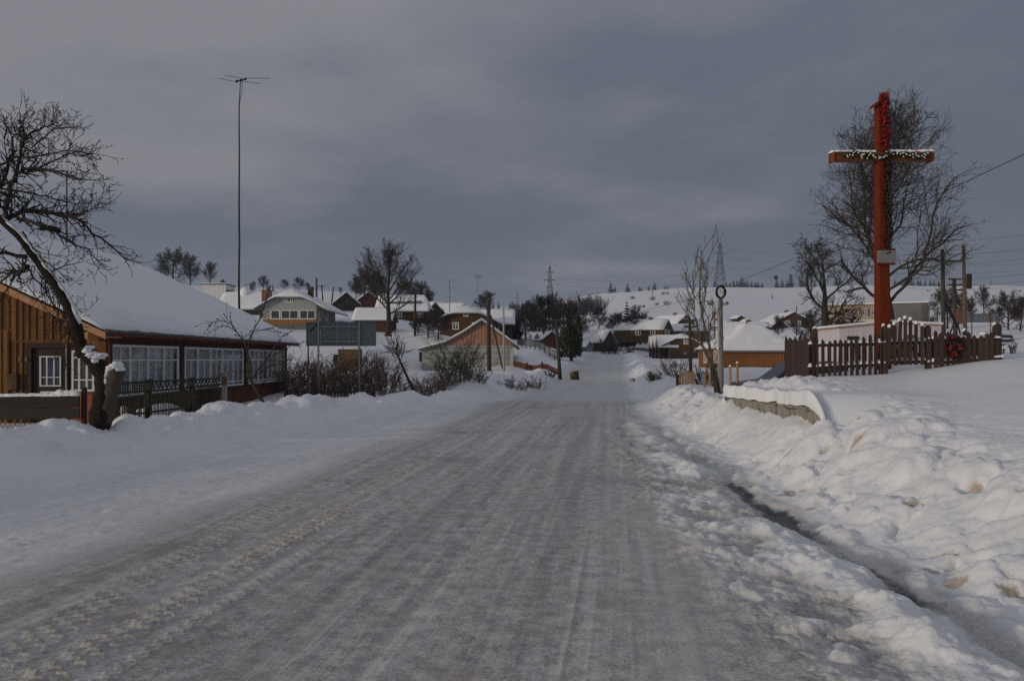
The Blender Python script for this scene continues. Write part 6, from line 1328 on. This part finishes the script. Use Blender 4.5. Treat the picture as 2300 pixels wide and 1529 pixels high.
def rusty_hut():
    Y = 46; x0, x1 = X(759, Y), X(808, Y); zg = Z(828, Y); t = thing('rusty_hut', 'small rusty brown metal hut with snow on its lid under the road sign', 'hut', (x0, Y, zg)); w = x1-x0; h = Z(784, Y)-zg; zm = h*.55
    MB().box(0, w, .03, .75, zm, h).build('upper_sheet', 'rust', t, bevel=.01); MB().prism([(-.05, 0, zm-.003), (w, 0, zm-.003), (w, 0, .15), (w*.6, 0, .02), (w*.25, 0, -.1), (.05, 0, -.2)], (0, .75, 0)).build('lower_sheet', 'rust', t)
    MB().box(.003, w-.003, .01, .027, zm-.02, h*.72).build('worn_panel', 'rust_pole', t); s = MB(); rng = random.Random(2); x = 0
    while x < w+.05: s.blob((x, .36, h), .12, .42, .07, rng, .1, 8, 4, True); x += .1
    s.build('snow_cap', 'snow', t, True); MB().box(-.28, -.03, .1, .6, .25, .85).build('side_box', 'black', t)
    for a in (.08, w-.08): MB().bar((a, .4, .2), (a, .4, -.6), .03, 6).build('leg', 'rust', t)
rusty_hut()
def roadside_box():
    Y = 53; q = at(1291, Y); t = thing('grit_box', 'small tilted grey brown box in the snowbank at the left road edge', 'box', (q[0], q[1], q[2]+.12), .5); MB().obox((0, 0, 0), Vector((1, 0, .14)), Vector((0, 1, 0)), Vector((-.14, 0, 1)), -.2, .2, -.25, .25, -.2, .42).build('body', 'rust', t, bevel=.02); MB().obox((-.06, 0, .42), Vector((1, 0, .14)), Vector((0, 1, 0)), Vector((-.14, 0, 1)), -.22, .22, -.27, .27, .003, .05).build('lid', 'concrete', t)
roadside_box()
def plank_fence(name, label, p0, p1, n, Y0, Y1, hz, mat, pitch=None, cat='fence'):
    a, b = Vector(at(p0, Y0)), Vector(at(p1, Y1)); t = thing(name, label, cat, a); d = b-a; k = n
    for i in range(k):
        p = d*(i/k); q = d*((i+1)/k); za = G(a.x+p.x, a.y+p.y)-a.z; zb = G(a.x+q.x, a.y+q.y)-a.z; u = Vector((q.x-p.x, q.y-p.y, zb-za)); L = u.length; u.normalize(); m = u.cross(UZ).normalized()
        MB().obox(p.xy.to_3d()+UZ*za, u, UZ, m, .008, L-.008, -.3, hz, 0, .03).build('board', mat, t)
        if i % 3 == 0: MB().obox(p.xy.to_3d()+UZ*za, u, UZ, m, -.05, .05, -.4, hz+.14, .033, .13).build('post', mat, t)
    return t
plank_fence('board_fence', 'low dark red brown board fence between the barn and the crooked pole', 1152, 1254, 9, 60, 57, .42, 'red_board')
def pipe_fence():
    a, b = Vector(at(1163, 88)), Vector(at(1258, 76)); t = thing('pipe_fence', 'long grey metal railing running down towards the broad evergreen', 'fence', a); d = b-a
    for i in range(9):
        p = d*(i/9); q = d*((i+1)/9); za, zb = G(a.x+p.x, a.y+p.y)-a.z, G(a.x+q.x, a.y+q.y)-a.z; p.z = za; q.z = zb
        MB().bar(p+UZ*-.3, p+UZ*.95, .06, 6).build('post', 'steel_dark', t)
        for z in (.88, .25): MB().bar(p+UZ*z, q+UZ*z, .04, 5).build('rail', 'steel_dark', t)
        u = (q-p); L = u.length; u.normalize(); MB().obox(p, u, UZ, u.cross(UZ).normalized(), .1, L-.1, .3, .82, 0, .02).build('panel', 'galv', t)
pipe_fence()
def stubs():
    Y = 29; rng = random.Random(6); a = Vector(at(1522, Y)); t = thing('picket_fence', 'short run of yellowish wooden pickets poking out of the snow', 'fence', a)
    for px, pt in ((1528, 833), (1534, 834), (1540, 833), (1546, 834), (1552, 833), (1557, 832)):
        x = X(px, Y)-a.x; MB().prism([(x-.035, 0, -.3), (x+.035, 0, -.3), (x+.035, 0, Z(pt, Y)-a.z-.03), (x, 0, Z(pt, Y)-a.z), (x-.035, 0, Z(pt, Y)-a.z-.03)], (0, .03, 0)).build('picket', 'yellow_wood', t)
    MB().box(-.05, .65, .032, .07, .12, .17).build('rail', 'yellow_wood', t); MB().box(-.05, .04, -.03, .07, -.3, .52).build('post', 'dark_trim', t)
    for px, pt, lab in ((1583, 833, 'yellowish fence post left of the slender tree foot, farther from the lamp post'), (1595, 834, 'yellowish fence post just left of the slender tree stems'), (1640, 823, 'pale snow capped fence post right of the lamp post'), (1656, 815, 'taller pale snow capped fence post before the hipped house plinth')):
        Y2 = 29 if px < 1600 else 25; q = at(px, Y2); p = thing('fence_post', lab, 'fence post', q); h = Z(pt, Y2)-q[2]; MB().tube([(0, 0, -.4), (0, 0, h)], .042, 8).build('shaft', 'yellow_wood', p, True); MB().blob((0, 0, h), .05, .05, .05, rng, .1, 8, 4, True).build('snow_cap', 'snow', p, True)
stubs()
def car():
    Y = 24; x0, x1 = X(1716, Y), X(1800, Y); zt = Z(812, Y); zg = zt-1.42; t = thing('parked_car', 'dark car whose roof shows above the snow left of the cross fence', 'car', ((x0+x1)/2, Y, zg)); w = x1-x0; L = 3.9; xo = -w*.5-.62
    pr = [(0, .45), (.05, .75), (.95, .88), (1.55, 1.36), (1.9, 1.42), (2.9, 1.40), (3.5, .95), (3.85, .88), (3.9, .45)]
    body = MB(); n = len(pr); vs = []
    for s, y, ins in ((0, 0, 0), (1, 1.6, 0)):
        for x, z in pr: i_ = .16 if z > 1.0 else 0; vs.append((xo+x, y+(i_ if s == 0 else -i_), z))
    fs = [tuple(range(n))[::-1], tuple(range(n, 2*n))]+[(i, (i+1) % n, (i+1) % n+n, i+n) for i in range(n)]
    body.add(vs, fs).build('body', 'car_paint', t, bevel=.05)
    gl = MB(); gl.add([(xo+1.2, -.012, .90), (xo+1.72, .14, 1.33), (xo+2.15, .145, 1.34), (xo+2.15, -.012, .90)], [(0, 3, 2, 1)]); gl.add([(xo+2.22, -.012, .90), (xo+2.22, .145, 1.34), (xo+2.85, .14, 1.33), (xo+3.3, -.012, .90)], [(0, 3, 2, 1)]); gl.build('side_window', 'dark_glass', t)
    for x in (.75, 3.1):
        for y in (-.02, 1.42): wl_ = MB().lathe([(0, 0), (.2, 0), (.30, .02), (.31, .1), (.30, .18), (0, .18)], k=16); o = wl_.build('wheel', 'black', t, True); o.rotation_euler.x = math.radians(-90); o.location = (xo+x, y, .31)
car()
def timber():
    Y = 21; q = at(2285, Y); t = thing('timber_stack', 'stack of squared timbers under snow at the right picture edge', 'timber stack', q, R(35)); rng = random.Random(3); zb = Z(768, Y)-q[2]
    for k in range(5): MB().box(-.1+.06*k, 1.9, k*.22, k*.22+.16, zb-.5+.14*k, zb-.36+.14*k+.02).build('timber', 'dark_board', t); MB().box(-.08+.06*k, 1.9, k*.22+.01, k*.22+.15, zb-.335+.14*k, zb-.27+.14*k).build('snow_strip', 'snow', t, bevel=.02)
    for k in range(3): MB().box(-.05, .1, k*.4, k*.4+.15, -.3, zb-.52).build('bearer', 'dark_board', t)
timber()
def arrow():
    Y = 80; x0 = X(2086, Y); zg = G(x0, Y); t = thing('pointed_board', 'pale pointed board on posts between school and twin crossarm pole', 'sign', (x0, Y, zg)); w = X(2108, Y)-x0; a, b = Z(688, Y)-zg, Z(677, Y)-zg
    MB().prism([(0, 0, a), (w*.8, 0, a), (w, 0, (a+b)/2), (w*.8, 0, b), (0, 0, b)], (0, .05, 0)).build('board', 'galv', t)
    for x in (.12, w*.7): MB().bar((x, .1, -.5), (x, .1, b-.02), .05, 6).build('leg', 'galv', t)
arrow()
def pylon(px, pyt, pyb, Y, label, bands=9, arms=((.80, .5), (.62, .85), (.44, .5)), b0=.155):
    x = X(px, Y); z0 = Z(pyb, Y); H = Z(pyt, Y)-z0; t = thing('power_pylon', label, 'pylon', (x, Y, z0)); wd = lambda f: H*(b0*(1-f)**1.25*.5+.012); body = MB(); r = .10+H*.0028
    zs = [1-(1-i/bands)**1.15 for i in range(bands)]+[.93]; cs = ((-1, -1), (1, -1), (1, 1), (-1, 1))
    for a, b in zip(zs, zs[1:]):
        for i in range(4):
            c, d = cs[i], cs[(i+1) % 4]; pa = Vector((c[0]*wd(a), c[1]*wd(a), a*H)); pb = Vector((c[0]*wd(b), c[1]*wd(b), b*H)); qa = Vector((d[0]*wd(a), d[1]*wd(a), a*H)); qb = Vector((d[0]*wd(b), d[1]*wd(b), b*H))
            body.bar(pa, pb, r); body.bar(pa, qb, r*.6); body.bar(qa, pb, r*.6); body.bar(pb, qb, r*.6)
    body.bar((0, 0, H*.9), (0, 0, H), r); body.build('lattice_body', 'steel_dark', t)
    for f, w in arms:
        m = MB(); w *= H*.16
        for s in (-1, 1): m.bar((0, 0, f*H), (s*w, 0, f*H), r); m.bar((0, 0, f*H+.035*H), (s*w, 0, f*H), r*.7); m.bar((s*w, 0, f*H), (s*w, 0, f*H-.03*H), r)
        m.build('crossarm', 'steel_dark', t)
    return t
pylon(1235, 592, 690, 560, 'nearer lattice power pylon standing over the middle thicket')
pylon(1617, 537, 652, 630, 'lattice power pylon on the hilltop above the lamp post', 10, ((.86, .35), (.72, .75), (.54, .4)), .20)
pylon(1162, 657, 690, 1200, 'tiny faint far pylon between the brown house and the nearer pylon')
def wire(label, a, b, sag, r, group=None, n=24):
    mb = MB(); a, b = Vector(a), Vector(b); mb.tube([a.lerp(b, i/n)-UZ*sag*4*(i/n)*(1-i/n) for i in range(n+1)], r, 4); return tag(mb.build('overhead_wire', 'black'), label, 'wire', group)
wire('single dark overhead wire crossing behind the linden down towards the slender tree', P(2480, 262, 17), P(1385, 702, 95), 1.1, .011)
HW = 'thin power lines right of the linden'
for i, (y0, y1) in enumerate(((540, 512), (568, 546), (590, 568), (620, 605), (634, 622), (641, 634))): wire(('highest', 'second highest', 'third highest', 'third lowest', 'second lowest', 'lowest')[i]+' thin power line sloping up to the right edge behind the linden', P(2020, y0+4, 330), P(2420, y1-6, 260), 2.0, .045, HW)
for i, (y0, y1) in enumerate(((561, 566), (581, 596), (599, 612))): wire(('top', 'middle', 'bottom')[i]+' faint wire running from the hilltop pylon to the right', P(1632, y0, 630), P(2420, y1-10, 560), 5, .06, 'wires from the hilltop pylon')
for i, (y0, y1) in enumerate(((624, 600), (638, 622))): wire(('upper', 'lower')[i]+' faint wire hanging between the two big power pylons', P(1248, y0, 560), P(1604, y1, 630), 6, .05, 'wires between the pylons')
